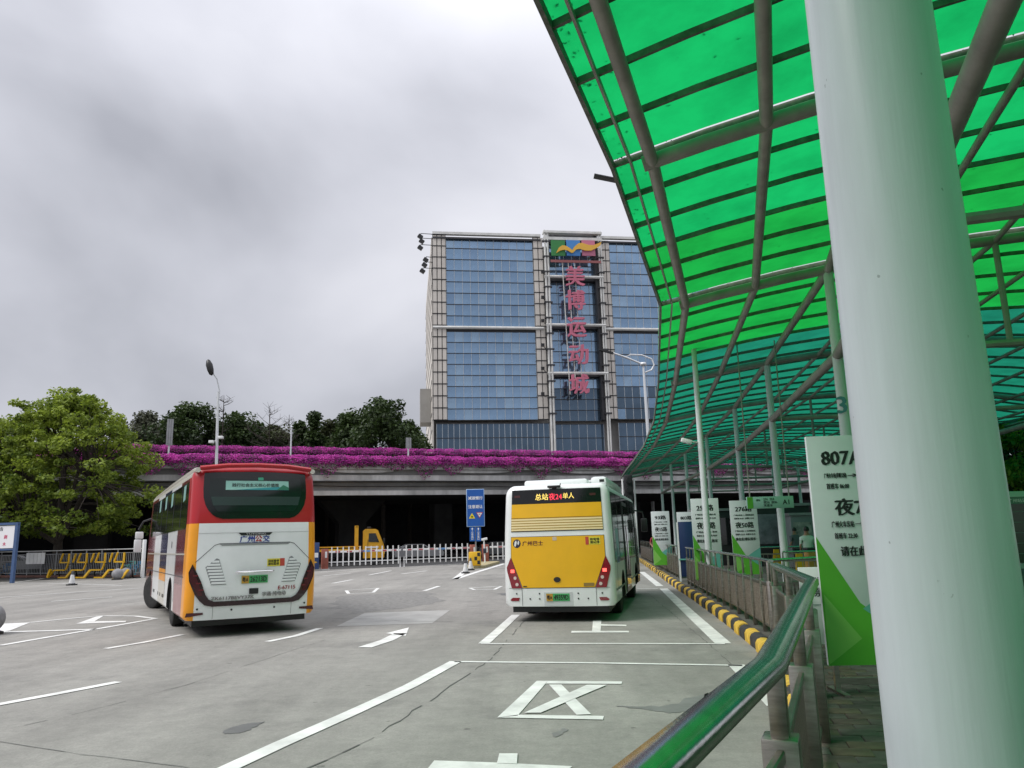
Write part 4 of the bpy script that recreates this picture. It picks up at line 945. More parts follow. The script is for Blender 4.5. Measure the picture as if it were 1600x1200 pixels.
# roof units
hb = B(); hb.box((-.15, 2.2, 3.0), (1.5, 2.4, .2), bev=.06); hb.build('air_conditioner', bw, cbus)
hb = B(); hb.box((0, 5.2, 3.08), (1.75, 3.6, .30), bev=.08); hb.build('battery_pod', bw, cbus)
hb = B(); hb.box((.80, 3.2, 3.03), (.40, 3.4, .28), bev=.09); hb.build('duct_cover', bw, cbus)
greyk = mat('dark_grey_trim', (.03, .032, .034), .3)
for s_ in (-1, 1):
    SF = ((s_*YW/2, 0, 0), (0, 1, 0), (0, 0, 1), (s_, 0, 0))
    S = lambda poly, m_, nm, t=.006, base=.002, par=cbus: plate(poly, SF, t, m_, nm, par, YD, step=.45, base=base)
    sg = S([(.26, 2.74), (.26, 1.35), (.36, 1.22), (8.15, 1.15), (8.05, 2.76)], glassd, 'side_glass', .008)
    for y in (1.5, 2.8, 5.2, 6.2): S(rect(y, y+.05, 1.25, 2.74), black, 'window_post', .004, .0105, sg)
    if s_ > 0:
        for y0, y1 in ((3.0, 4.35), (7.0, 8.05)):
            dr = S(rect(y0, y1, .40, 2.62), greyk, 'door', .016, .011)
            for a, c_ in ((y0+.06, (y0+y1)/2-.03), ((y0+y1)/2+.03, y1-.06)): S(rect(a, c_, .52, 2.52), mat('door_glass', (.03, .045, .04), .05, spec=.7), 'pane', .004, .0275, dr)
            hb = B(); hb.tube([(s_*(YW/2+.05), (y0+y1)/2-.08, .9), (s_*(YW/2+.05), (y0+y1)/2-.08, 2.0)], .016, 6); hb.build('handle', chrome, dr, YD)
        po = S(rect(.75, 1.35, 1.18, 1.95), mat('notice_blue', (.35, .48, .62), .4, var=.3, vscale=6), 'notice', .003, .0105)
        S(rect(.8, 1.3, 1.2, 1.32), mat('notice_dark', (.03, .06, .14), .4), 'notice_band', .002, .0137, po)
        S(rect(.85, 1.05, 1.36, 1.5), MATS['notice_dark'], 'notice_band', .002, .0137, po)
    for y in (.72, 2.9, 4.4, 5.6): S(rect(y, y+.012, .42, 1.45), dkline, 'seam', .003)
    S(rect(.3, 8.2, .62, .66), mat('rub_strip', (.2, .21, .21), .5), 'rub_strip', .01)
    hb = B(); hb.tube([(s_*1.1, 8.2, 2.55), (s_*1.38, 8.55, 2.5), (s_*1.42, 8.55, 2.3)], .025, 6); ma = hb.build('mirror_arm', black, cbus)
    hb = B(); hb.box((s_*1.42, 8.55, 2.08), (.20, .12, .42), bev=.03); hb.build('mirror', black, ma)
for s_ in (-1, 1): wheel(cbus, s_*1.03, 2.15, .45, s_); wheel(cbus, s_*1.03, 6.6, .45, s_)
hb = B(); hb.box((0, 2.15, .45), (1.8, .2, .18)); hb.box((0, 6.6, .45), (1.8, .2, .16)); hb.box((0, 4.3, .38), (1.5, 7.4, .14)); hb.box((0, .95, .28), (2.1, 1.5, .16)); hb.build('chassis', black, cbus)
hb = B(); hb.box((.98, .55, 3.0), (.10, .07, .06)); hb.build('side_camera', black, cbus)
# ================================================================== CANOPY
ROW = [(-13.0, -25.0), (2.6, 2.2), (4.77, 8.6), (6.7, 15.4), (8.3, 24.4), (9.7, 33.2), (10.85, 43), (11.6, 52), (12.2, 60), (12.9, 68)]  # first node set far behind the camera to block sky light
def zsec(s):
    if s < -13.6: s = -27.2-s
    return 7.46 - .0127*(s+5)**2
cgreen = sheet_mat('green_polycarbonate', (0.006, 0.335, 0.085), .68); cgold = sheet_mat('bright_green_polycarbonate', (0.008, 0.285, 0.042), .68); cteal = sheet_mat('teal_polycarbonate', (0.009, 0.17, 0.10), .65)
canopy = thing('bus_station_canopy', 'long curving green translucent canopy on pale steel posts over the platform', 'canopy', (0, 0, 0))
nodes = [Vector((x, y, 0)) for x, y in ROW]; nn_ = len(nodes)
def perp(i):
    t = (nodes[min(i+1, nn_-1)] - nodes[max(i-1, 0)]).normalized(); return Vector((-t.y, t.x, 0))
perps = [perp(i) for i in range(nn_)]
S0, S1 = 3.52, -27.2  # right-hand limit widened so the roof blocks light from that side
def CP(i, f, s, dz=0.0):
    a = nodes[i] + perps[i]*s; j = min(i+1, nn_-1); c_ = nodes[j] + perps[j]*s
    p = a.lerp(c_, f); p.z = zsec(s)+dz; return p
svals = [S0 + (S1-S0)*k/24 for k in range(25)]
pipes_s = [2.95, 1.48, 0, -1.6, -3.2, -4.8, -6.4, -8.0, -9.6, -11.2, -12.8, -15, -17.5, -20, -22.5, -25]
for i in range(nn_-1):
    nsub = 6 if i else 24
    for k in range(nsub):
        f0, f1 = k/nsub, (k+1)/nsub
        if k == 0 and i in (2, 3): f0 += .006
        bb = B(); vs = []
        for f in (f0, f1):
            for s in svals: vs.append(CP(i, f, s, .235))
        m = len(svals); bb.add(vs, [[q, q+1, m+q+1, m+q] for q in range(m-1)])
        col = cgreen if i < 2 else (cgreen if i == 2 and k < 3 else cgold if (i == 2 or (i == 3 and k < 4)) else cteal)
        bb.build('roof_panel', col, canopy)
        bb = B(); bb.bar([CP(i, f0, s, .185) for s in svals], .042, .08); bb.build('purlin', purlinm, canopy)
for i in range(nn_):
    ii, f = (i, 0) if i < nn_-1 else (nn_-2, 1)
    bb = B(); bb.tube([CP(ii, f, s, .02) for s in [3.08] + svals[1:]], .105, 10); bb.build('arch_beam', tubegrey, canopy)
for s in pipes_s:
    for i in range(nn_-1):
        bb = B(); r_ = .085 if s > -1 else .06
        bb.tube([CP(i, 0, s), CP(i, 1, s)], r_ if s else .095, 10); bb.build('purlin_pipe', tubegrey, canopy)
for i in range(nn_-1):
    bb = B(); bb.bar([CP(i, 0, 3.24, .12), CP(i, 1, 3.24, .12)], .03, .08); bb.build('edge_angle', tubegrey, canopy)
    bb = B(); bb.bar([CP(i, 0, 3.49, .16), CP(i, 1, 3.49, .16)], .05, .12); bb.build('edge_gutter', purlinm, canopy)
    if i >= 2:
        pass
lr = np.random.default_rng(7); LP, LS = [], []
for _ in range(2600):
    i = int(lr.integers(1, 4)); nsb = 6; k_ = int(lr.integers(0, nsb)); f_ = (k_ + min(.95, abs(lr.normal(0, .10))))/nsb
    s_ = S0 - abs(lr.exponential(.12)) if lr.random() < .45 else lr.uniform(-9, S0)
    if lr.random() < .25: f_ = lr.random()
    LP.append(CP(i, f_, s_, .25)); LS.append(lr.uniform(.015, .075))
ll = leaves('leaf_litter', np.array([tuple(p) for p in LP]), lr.normal(size=(len(LP), 3))*.35+np.array([0, 0, 1]), np.array(LS), lr.random(len(LP)), leaf_mat('dead_leaf', (.02, .017, .01), (.07, .05, .025), .05), canopy, .5, 3)
stuff(ll)
TIE = 5.3
for i in range(2, nn_):
    for s in (0, -9.6):
        if i == 2 and s < 0: pass
        ii, f = (i, 0) if i < nn_-1 else (nn_-2, 1)
        p = CP(ii, f, s); bb = B(); bb.tube([(p.x, p.y, .14), (p.x, p.y, 2.5), (p.x, p.y, p.z-.03)], [.12, .115, .10], 14)
        post = bb.build('post', postwhite, canopy)
        bb = B(); bb.lathe([(.20, .15), (.20, .17), (.13, .175)], (p.x, p.y, 0), 'Z', 14); bb.build('base_plate', steel, post)
    a, c_ = CP(ii, f, 0), CP(ii, f, -9.6); bb = B(); bb.tube([(a.x, a.y, TIE), (c_.x, c_.y, TIE)], .075, 8); bb.build('cross_tie', tubegrey, canopy)
    for s in (-3.2, -6.4):
        q = CP(ii, f, s); bb = B(); bb.tube([(q.x, q.y, TIE), (q.x, q.y, q.z)], .06, 8); bb.build('strut', tubegrey, canopy)
for i in range(1, nn_-1):
    for s in (0, -9.6):
        a, c_ = CP(i, 0, s), CP(i, 1, s); bb = B(); bb.tube([(a.x, a.y, TIE), (c_.x, c_.y, TIE)], .105, 12); bb.build('tie_beam', tubegrey, canopy)
p = CP(1, 0, 0); bb = B(); bb.tube([(p.x, p.y, .14), (p.x, p.y, p.z)], .11, 12); bb.build('post', postwhite, canopy)
p3 = CP(3, 0, 0); dv = Vector((p3.x, p3.y, 0)).normalized(); uu = Vector((dv.y, -dv.x, 0))
text('3', Vector((p3.x, p3.y, 4.25)) - dv*.118 - uu*.02, uu, (0, 0, 1), -dv, mat('stencil_teal', (.08, .25, .28), .6), canopy, h=.34, bold=.03)
# the big painted column right beside the viewer
pc = Vector((.765, 1.43, 0)); bb = B(); zz = [.14, 1, 2, 3, 5, 7.2]
bb.tube([(pc.x, pc.y, z) for z in zz], [.128, .126, .121, .117, .112, .108], 48)
colo = thing('painted_column', 'thick pale painted steel column standing beside the near handrail', 'column', (0, 0, 0))
nearpaint = mat('column_paint', (.64, .685, .72), .3, var=.06, vscale=5, bump=.06, bscale=22, aniso=(7, 7, .35))
_t = nearpaint.node_tree; _b = _t.nodes['Principled BSDF']; _src = _b.inputs['Base Color'].links[0].from_socket
_co = _t.nodes.new('ShaderNodeTexCoord')
def _spot(scale, lo, hi, stretch, dark):
    global _src
    mpn = _t.nodes.new('ShaderNodeMapping'); mpn.inputs['Scale'].default_value = stretch; _t.links.new(_co.outputs['Object'], mpn.inputs[0])
    nz = _t.nodes.new('ShaderNodeTexNoise'); nz.inputs['Scale'].default_value = scale; nz.inputs['Detail'].default_value = 3; _t.links.new(mpn.outputs[0], nz.inputs['Vector'])
    rp = _t.nodes.new('ShaderNodeValToRGB'); rp.color_ramp.elements[0].position = lo; rp.color_ramp.elements[1].position = hi; rp.color_ramp.elements[0].color = (dark, dark, dark, 1); rp.color_ramp.elements[1].color = (1, 1, 1, 1); _t.links.new(nz.outputs['Fac'], rp.inputs[0])
    mxn = _t.nodes.new('ShaderNodeMix'); mxn.data_type = 'RGBA'; mxn.blend_type = 'MULTIPLY'; mxn.inputs[0].default_value = 1; _t.links.new(_src, mxn.inputs[6]); _t.links.new(rp.outputs[0], mxn.inputs[7]); _src = mxn.outputs[2]
_spot(42, .235, .25, (1, 1, .6), .6); _spot(3.2, .30, .52, (1.5, 1.5, .5), .86)
_t.links.new(_src, _b.inputs['Base Color'])
bb.build('shaft', nearpaint, colo, ang=1.0)
bb = B(); bb.lathe([(.24, .15), (.24, .17), (.14, .175)], (pc.x, pc.y, 0), 'Z', 24); bb.build('base_plate', steel, colo)
# ================================================================== RAILINGS ALONG THE KERB
def railing(name, label, pts, post_every, bars, top=1.3, big=False, individual=False, panelm=None, thick=True):
    t = thing(name, label, 'railing', (0, 0, 0)); P_ = [Vector((x, y, 0)) for x, y in pts]
    rw_, rh_ = (.12, .075) if big else (.09, .05)
    bb = B(); bb.bar([p + Vector((0, 0, top)) for p in P_], rw_, rh_, bev=.02); bb.build('handrail', railsteel, t, ang=.9)
    d = [0]; 
    for a, c_ in zip(P_, P_[1:]): d.append(d[-1]+(c_-a).length)
    def at(l):
        l = max(0, min(d[-1]-1e-6, l))
        for i in range(len(P_)-1):
            if l <= d[i+1]: 
                q = P_[i].lerp(P_[i+1], (l-d[i])/(d[i+1]-d[i])); tt = (P_[i+1]-P_[i]).normalized(); return q, math.atan2(tt.y, tt.x)
    n = max(1, round(d[-1]/post_every)); ls = [d[-1]*i/n for i in range(n+1)]
    pw = .14 if big else .075
    for l in ls:
        q, a = at(l); bb = B(); bb.box((q.x, q.y, .15+.43), (pw, pw, .86), a, bev=.01); po = bb.build('post', steel, t)
        bb = B(); bb.box((q.x, q.y, (1.01+top)/2-.02), (pw*.62, pw*.5, top-1.01), a, bev=.006); bb.build('post_neck', steel, po)
    for l0, l1 in zip(ls, ls[1:]):
        q0, a = at(l0+pw*.6); q1, _ = at(l1-pw*.6)
        for z in (.28, .95):
            bb = B(); bb.bar([q0+Vector((0, 0, z)), q1+Vector((0, 0, z))], .035, .035 if z < .9 else .05, bev=.006); bb.build('panel_rail', steel, t)
        if panelm:
            bb = B(); bb.bar([q0.lerp(q1, .02)+Vector((0, 0, .60)), q1.lerp(q0, .02)+Vector((0, 0, .60))], .006, .62); bb.build('panel_sheet', panelm, t)
        ln = (q1-q0).length; nb = int(ln/bars)
        if individual:
            for k in range(1, nb):
                c_ = q0.lerp(q1, k/nb); o = link('bar', barmesh, None, t, (c_.x, c_.y, .615), a)
        else:
            bb = B()
            for k in range(1, nb): c_ = q0.lerp(q1, k/nb); bb.box((c_.x, c_.y, .615), (.016, .03, .66), a)
            stuff(bb.build('bars', steel, t, smooth=False))
    return t
bb = B(); bb.box((0, 0, 0), (.018, .018, .66)); barmesh = bb.mesh('bar'); barmesh.materials.append(steel)
tanpanel = mat('perforated_tan_panel', (.40, .35, .29), .55, .3, var=.3, vscale=6)
railing('railing', 'near stainless railing with a broad green-reflecting handrail beside the painted column', [(-.60, .1), (.30, 1.82), (.93, 3.02), (2.88, 7.75), (3.78, 11.6)], 1.75, .075, 1.3, True, True)
bb = None
railing('railing', 'stainless railing with tan infill panels beyond the near one, beside the striped kerb', [(4.02, 12.5), (4.55, 16.5), (5.05, 21), (5.62, 26)], 1.0, .12, 1.33, False, False, tanpanel)
railing('railing', 'stainless railing past the blue board, ending by the front of the city bus', [(6.05, 29.5), (6.75, 36), (7.45, 42.5)], 1.05, .08, 1.33, False, False, tanpanel)
railing('railing', 'farthest stainless railing along the kerb near the flyover', [(7.75, 45), (8.9, 56)], 1.6, .1, 1.33, False, False, tanpanel)
railing('railing', 'short cross railing running from the kerb railing in towards the posts', [(4.05, 12.75), (6.3, 14.2)], 1.35, .09, 1.33, False, False)
for i, (x, y, lb) in enumerate(((7.6, 22.5, 'queue railing behind the numbered boards, beside the route 276 board'), (9.6, 20.5, 'queue railing deeper under the canopy below the hanging sign'), (8.7, 29.5, 'queue railing under the canopy behind the route 254 board'))):
    railing('queue_railing', lb, [(x, y), (x+2.6, y-.7)], 1.3, .14, 1.2)
# ================================================================== ROUTE BOARDS
boardm = mat('board_white', (.62, .66, .67), .35, var=.06, vscale=3); bgr = mat('board_green', (.10, .42, .03), .35, var=.08, vscale=3); bgr2 = mat('board_light_green', (.22, .52, .10), .35); bteal = mat('board_teal', (.12, .40, .34), .35)
def route_board(label, x, y, face, wd, ht, zb, lines, green=True, wdg=None):
    """free-standing printed board on two steel legs; face = bearing of the outward normal"""
    t = thing('route_board', label, 'sign', (x, y, .15), face)
    bb = B(); bb.box((0, 0, zb+ht/2), (wd, .05, ht), bev=.006); pan = bb.build('panel', boardm, t)
    for s_ in (-1, 1):
        bb = B(); bb.box((s_*(wd/2-.08), .005, zb/2+.1), (.05, .04, zb+.2)); bb.build('leg', steel, t)
        bb = B(); bb.box((s_*(wd/2-.08), 0, .02), (.06, .5, .035)); bb.build('foot', steel, t)
    bb = B(); bb.box((0, .003, zb*.45), (wd-.16, .03, .06)); bb.build('brace', steel, t)
    F_ = ((0, -.0255, zb), (1, 0, 0), (0, 0, 1), (0, -1, 0)); h = ht; hw = wd/2
    if green:
        bb = B(); bb.prism([(-hw, 0), (hw, 0), (hw, .10*h), (-hw*.1, .26*h), (-hw, .55*h)], *F_, .0005, .003); bb.build('print', bgr, pan, smooth=False)
        bb = B(); bb.prism([(-hw*.98, .01), (-hw*.15, .11*h), (-hw*.95, .30*h)], *F_, .0035, .0045); bb.build('print', bgr2, pan, smooth=False)
        bb = B(); bb.prism([(-hw*.05, .235*h), (hw, .36*h), (hw, .095*h)], *F_, .0034, .0042); bb.build('print', bteal, pan, smooth=False)
    for (s_, cx, cz, th, tw) in lines:
        text(s_, Vector((cx, -.0295 if cz < .5*h+zb else -.027, zb+cz)), F_[1], F_[2], F_[3], black, pan, h=th, wd=tw, bold=.042, depth=.002)
    return t
def stdlines(h, w_, a, c_, s1, s2):
    o = [(a, 0, h*.885, h*.075, w_*.6), (s1, 0, h*.80, h*.022, w_*.74), ('首班车 06:00', -w_*.19, h*.755, h*.022, w_*.34), ('末班车 22:30', w_*.19, h*.755, h*.022, w_*.34)]
    if c_: o += [(c_, 0, h*.665, h*.082, w_*.66), (s2, 0, h*.585, h*.022, w_*.74), ('首班车 22:30', -w_*.19, h*.54, h*.022, w_*.34), ('末班车 05:00', w_*.19, h*.54, h*.022, w_*.34)]
    return o + [('请在此排队候车', 0, h*.475, h*.04, w_*.74)]
# near board: 807A, read directly off the photograph's scale
bp_ = DY(1258, 680, 8.3); W8 = .86; H8 = 2.36; fb = R(-2)
route_board('near white and green route board reading 807A, half hidden by the painted column', bp_.x+.43, 8.3, fb, W8, H8, .28,
            [('807A', -0.075, 2.12, .145, .42), ('路', 0.295, 2.12, .15, .15), ('广州火车站(草暖公园)', -0.160, 1.93, .06, .235), ('→', 0.025, 1.93, .035, .10), ('南岗', 0.195, 1.93, .06, .12), ('首班车 06:00', -0.145, 1.82, .06, .235), ('末班车 22:30', 0.245, 1.82, .06, .235),
             ('夜77', 0.005, 1.60, .175, .40), ('路', 0.335, 1.60, .17, .17), ('广州火车东站', -0.135, 1.42, .065, .235), ('→', 0.055, 1.42, .035, .11), ('科学城', 0.245, 1.42, .065, .14), ('首班车 22:30', -0.115, 1.30, .06, .235), ('末班车 05:00', 0.245, 1.30, .06, .235), ('请在此排队候车', 0.135, 1.14, .10, .64)])
def at_board(px, pytop, Y): p = DY(px, pytop, Y); return p
for lb, px, py, Y, wpx, hgt, a, c_, s1, s2 in (
        ('pale route board reading 276, standing between two posts', 1160, 782, 25.3, 40, 2.35, '276路', '夜50路', '广州火车站 → 黄埔客运站', '广州火车站 → 天河客运站'),
        ('pale route board reading 254, tallest of the boards by the kerb railing', 1100, 779, 23.0, 41, 2.45, '254路', '夜86路', '广州火车站 → 番禺大石', '广州火车站 → 员村'),
        ('pale board reading 803, mostly hidden behind the dark blue board', 1071, 800, 36, 27, 2.4, '803路', None, '广州火车站 → 芳村', ''),
        ('pale route board reading 93, farthest along the kerb railing', 1031, 799, 34.5, 27, 2.4, '93路', '夜15路', '广州火车站 → 车陂', '广州火车站 → 龙归')):
    p = DY(px, py, Y); ht = hgt-.35; wd = wpx*Y/FPX*1.02
    route_board(lb, p.x, Y, R(-6), wd, p.z-.15-.3, .3, stdlines(p.z-.45, wd, a, c_, s1, s2))
# dark blue notice board in a pale frame
p = DY(1070, 818, 27.5); t = thing('notice_board', 'dark blue board in a pale frame standing in the gap of the railing', 'sign', (p.x, 27.5, .15), R(-10))
bb = B(); bb.box((0, 0, 1.1), (.48, .06, p.z-.15-.1), bev=.01); bb.build('panel', mat('navy_board', (.012, .03, .10), .35), t)
bb = B(); bb.box((-.27, 0, (p.z-.1)/2), (.06, .08, p.z-.1)); bb.build('frame', white, t)
bb = B(); bb.box((.26, 0, (p.z-.1)/2), (.05, .08, p.z-.1)); bb.build('frame', bteal, t)
bb = B(); bb.box((0, -.06, .75), (.55, .03, .05)); bb.build('frame_rail', bteal, t)
# hanging sign A1
p = DY(1203, 785, 22); p0 = DY(1170, 785, 22); p1 = DY(1243, 785, 22); t = thing('hanging_sign', 'long teal sign reading A1 hung beneath the canopy', 'sign', (p.x, 22, p.z), 0)
wd = (p1-p0).x; bb = B(); bb.box((0, 0, 0), (wd, .08, .33), bev=.01); pan = bb.build('panel', mat('sign_pale', (.35, .55, .50), .35), t)
bb = B(); bb.box((-wd/2+.09, -.042, 0), (.16, .004, .32)); bb.build('print', bgr, pan)
text('A1', (wd/2-.22, -.041, 0), (1, 0, 0), (0, 0, 1), (0, -1, 0), black, pan, h=.13, bold=.02)
text('候车', (-wd/2+.32, -.041, .07), (1, 0, 0), (0, 0, 1), (0, -1, 0), black, pan, h=.055, bold=.02)
text('276  254\n夜50  夜86\n末班车', (.0, -.041, 0), (1, 0, 0), (0, 0, 1), (0, -1, 0), black, pan, h=.24, bold=.01)
for s_ in (-.42, .42): bb = B(); bb.tube([(s_*wd, 0, .16), (s_*wd, 0, 7.3-p.z)], .02, 6); bb.build('hanger', tubegrey, t)
# small notice hung on the near railing side
p = DY(1285, 905, 10.2); t = thing('low_notice_board', 'low white notice board beside the 807A board, behind the near handrail', 'sign', (p.x+.08, 10.2, .15), R(-4))
bb = B(); bb.box((0, 0, .70), (.75, .03, .95), bev=.006); pan = bb.build('panel', white, t)
for s_ in (-1, 1): bb = B(); bb.box((s_*.33, 0, .12), (.04, .04, .24)); bb.build('leg', steel, t)
for s_, x, z, h_ in (('候车区域', .02, 1.0, .10), ('禁止吸烟', .05, .87, .12), ('请在候车区', .04, .55, .065), ('请勿拥挤', .04, .42, .065)): text(s_, (x, -.0165, z), (1, 0, 0), (0, 0, 1), (0, -1, 0), black, pan, h=h_, bold=.025, depth=.002)
bb = B(); bb.box((0, -.018, .71), (.7, .003, .012)); bb.build('rule', mat('rule_grey', (.4, .45, .45), .5), pan)
# LED timetable screen on the far side
p = DY(1585, 780, 19); t = thing('timetable_screen', 'pale framed dark timetable screen standing beyond the painted column', 'screen', (p.x+.5, 19, .15), R(-18))
bb = B(); bb.box((0, 0, 1.52), (1.9, .12, 1.85), bev=.02); bb.build('frame', mat('screen_frame_green_lit', (.40, .52, .49), .4), t)  # green light of the canopy tinted into the frame colour
bb = B(); bb.box((0, -.063, 1.52), (1.66, .01, 1.58)); scp = bb.build('screen', mat('screen_dark', (.02, .05, .025), .15), t)
bb = B(); bb.box((0, -.07, 2.22), (1.5, .006, .16)); bb.build('header', mat('header_green', (.10, .20, .16), .4), scp)
text('广州站公交', (-.35, -.0735, 2.22), (1, 0, 0), (0, 0, 1), (0, -1, 0), white, scp, h=.09, bold=.01)
for k in range(5): bb = B(); bb.box((-.1, -.07, 1.95-.25*k), (1.2, .005, .012)); bb.build('row_line', MATS['header_green'], scp)
for s_ in (-1, 1): bb = B(); bb.box((s_*.8, 0, .31), (.14, .1, .62)); bb.build('leg', MATS['screen_frame_green_lit'], t)
bb = B(); bb.box((-.86, 0, 2.5), (.12, .1, .14)); bb.build('finial', MATS['screen_frame_green_lit'], t)
#@@DETAIL
# ================================================================== STREET FURNITURE ON THE LEFT
def gpt(px, py): q = G(px, py); return Vector((q.x, q.y, 0))
fa, fb_ = gpt(-60, 903), gpt(222, 903); fdir = (fb_-fa).normalized(); fang = math.atan2(fdir.y, fdir.x); flen = (fb_-fa).length
grail = mat('galvanised_rail', (.34, .35, .36), .45, .5, var=.2, vscale=4)
t = thing('railing', 'tall grey picket railing in front of the large green tree', 'railing', fa, fang); FH = 1.72
bb = B(); bb.box((flen/2, 0, FH), (flen, .07, .06), bev=.01); bb.build('top_rail', mat('pale_rail', (.62, .63, .63), .4, .3), t)
for z in (FH-.22, .3): bb = B(); bb.box((flen/2, 0, z), (flen, .04, .04)); bb.build('rail', grail, t)
bb = B(); bb.box((flen/2, 0, .10), (flen, .12, .14)); lab(bb.build('base_rail', mat('rust_base', (.16, .075, .06), .7, var=.4, vscale=3), t), 'rust coloured base beam')
bb = B(); bb.box((0, 0, (FH+.0)/2), (.05, .05, FH)); pmm = bb.mesh('post'); pmm.materials.append(grail)
bb = B(); bb.box((0, 0, .9), (.022, .022, FH-.5)); kmm = bb.mesh('picket'); kmm.materials.append(grail)
k = 0.0
while k < flen: link('post', pmm, None, t, (k, 0, 0)); k += 1.5
k = .17
while k < flen: link('picket', kmm, None, t, (k, 0, 0)); k += .17
bb = B(); bb.box((flen, 0, 1.12), (.17, .17, 2.25), bev=.015); lab(bb.build('end_post', white, t), 'white square end post')
# white striped panel on it
def on_fence(px, py): # distance along the railing under a pixel column
    q = hit(px, py, fa, Vector((-fdir.y, fdir.x, 0))); return (q-fa).dot(fdir), q.z
l0, z1 = on_fence(43, 864); l1, z0 = on_fence(71, 881)
t2 = thing('slatted_panel', 'white slatted panel hung on the grey picket railing', 'panel', fa + fdir*((l0+l1)/2) + Vector((fdir.y, -fdir.x, 0))*.06, fang)
for k in range(5): bb = B(); bb.box(((k-2)*(l1-l0)/5, 0, (z0+z1)/2), ((l1-l0)/5-.03, .02, z1-z0)); bb.build('slat', white, t2)
bb = B(); bb.box((0, .02, z1-.06), (l1-l0, .015, .05)); bb.build('batten', grail, t2)
# yellow barricade
l0, _ = on_fence(100, 900); t3 = thing('barricade', 'yellow and black lattice barricade of slanted bars along the picket railing', 'barricade', fa + fdir*l0 + Vector((fdir.y, -fdir.x, 0))*.75, fang)
l1, _ = on_fence(226, 900); U = (l1-l0)/4.4
zt3, zt2, zt1, zt0 = 1.52, .98, .52, .08
def ybar(p0, p1, m_=yellowp, w_=.085):
    bb = B(); bb.bar([(p0[0], p0[2] if len(p0) > 2 else 0, p0[1]), (p1[0], p1[2] if len(p1) > 2 else 0, p1[1])], w_, w_, up=Vector((0, 1, 0))); bb.build('bar', m_, t3, smooth=False)
for k in range(5):
    x = k*U + .05*U
    if k < 4:
        ybar((x+.30*U, zt2), (x+.82*U, zt2)); ybar((x+.30*U, zt2), (x+.46*U, zt3)); ybar((x+.80*U, zt2), (x+.80*U, zt3)); ybar((x+.82*U, zt2), (x+.68*U, zt1))
        ybar((x+.13*U, zt1, -.12), (x+.70*U, zt1, -.12)); ybar((x+.46*U+.6*U, zt2), (x+.46*U+.72*U, zt3-.02)) if k < 3 else None
        ybar((x+.55*U, zt0, -.3), (x+1.05*U, zt0, -.3)); ybar((x+1.02*U, zt0, -.3), (x+1.18*U, zt1, -.12)); ybar((x+.82*U, zt2-.1), (x+1.1*U, zt2-.1), black, .06)
    ybar((x-.02*U, zt0, -.3), (x+.13*U, zt1, -.12)); ybar((x+.05*U, zt0, .35), (x+.25*U, zt1), black, .06)
ybar((0, zt0, -.3), (.12*U, zt1+.05, -.3), w_=.14)
bb = B(); bb.box((2.3*U, .35, .06), (4.4*U, .07, .07)); bb.build('bar', black, t3)
# blue framed notice
p = DY(0, 858, 45); t = thing('framed_notice', 'white notice with red characters in a blue steel frame', 'sign', (DY(35, 858, 45).x-1.45, 45, 0), R(-14))
blue = mat('blue_steel', (.05, .10, .22), .45, var=.2, vscale=3)
zt_, zb_ = DY(35, 819, 45).z, DY(35, 858, 45).z
bb = B(); bb.box((1.28, 0, zt_/2), (.20, .16, zt_)); bb.build('frame_post', blue, t); bb = B(); bb.box((-1.28, 0, zt_/2), (.20, .16, zt_)); bb.build('frame_post', blue, t)
bb = B(); bb.box((0, 0, zt_+.03), (2.76, .17, .14)); bb.build('frame_rail', blue, t); bb = B(); bb.box((0, 0, zb_), (2.36, .12, .10)); bb.build('frame_rail', blue, t)
bb = B(); bb.box((0, -.02, (zt_+zb_)/2), (2.34, .05, zt_-zb_-.15)); pan = bb.build('panel', mat('notice_white', (.78, .78, .80), .4), t)
rt_ = mat('notice_red', (.50, .02, .10), .5)
for s_, x, z, m_ in (('剥', .55, .50, rt_), ('木', .50, .22, rt_), ('爱', 0, .50, rt_), ('护', -.5, .50, rt_), ('花', .05, .22, rt_), ('草', -.45, .22, rt_), ('公告', .1, .82, black)):
    text(s_, (x, -.0455, zb_+(zt_-zb_)*z), (1, 0, 0), (0, 0, 1), (0, -1, 0), m_, pan, h=.22, bold=.03)
# cones
bb = B(); bb.box((0, 0, .03), (.42, .42, .06), bev=.015); cb = bb.mesh('base'); cb.materials.append(rubber)
def conem(nm, prof, m_): bb = B(); bb.lathe(prof, (0, 0, 0), 'Z', 18); me = bb.mesh(nm); me.materials.append(m_); return me
reflw = mat('reflective_white', (.68, .68, .68), .45, var=.25, vscale=7); cdark = mat('cone_dark', (.05, .05, .055), .6)
c1 = conem('sleeve', [(.15, .10), (.075, .52)], reflw); c2 = conem('cone_body', [(.165, .06), (.15, .10), (.148, .10)], cdark); c3 = conem('tip', [(.0755, .52), (.05, .66), (.03, .70), (.01, .705)], cdark)
def cone(px, py, label, tipm=None):
    q = G(px, py); t = thing('traffic_cone', label, 'cone', (q.x, q.y, .002), .2, 'grey and black traffic cones')
    link('base', cb, None, t); link('cone_body', c2, None, t); link('sleeve', c1, None, t); link('tip', c3, None, t); return t
cone(112, 914.5, 'lone pale traffic cone with black base in front of the yellow barricade')
cone(727.5, 896, 'pale traffic cone with black tip standing at the front of a row of three'); cone(735.5, 891, 'middle one of three traffic cones before the chequered block'); cone(741, 888, 'traffic cone closest to the chequered block')
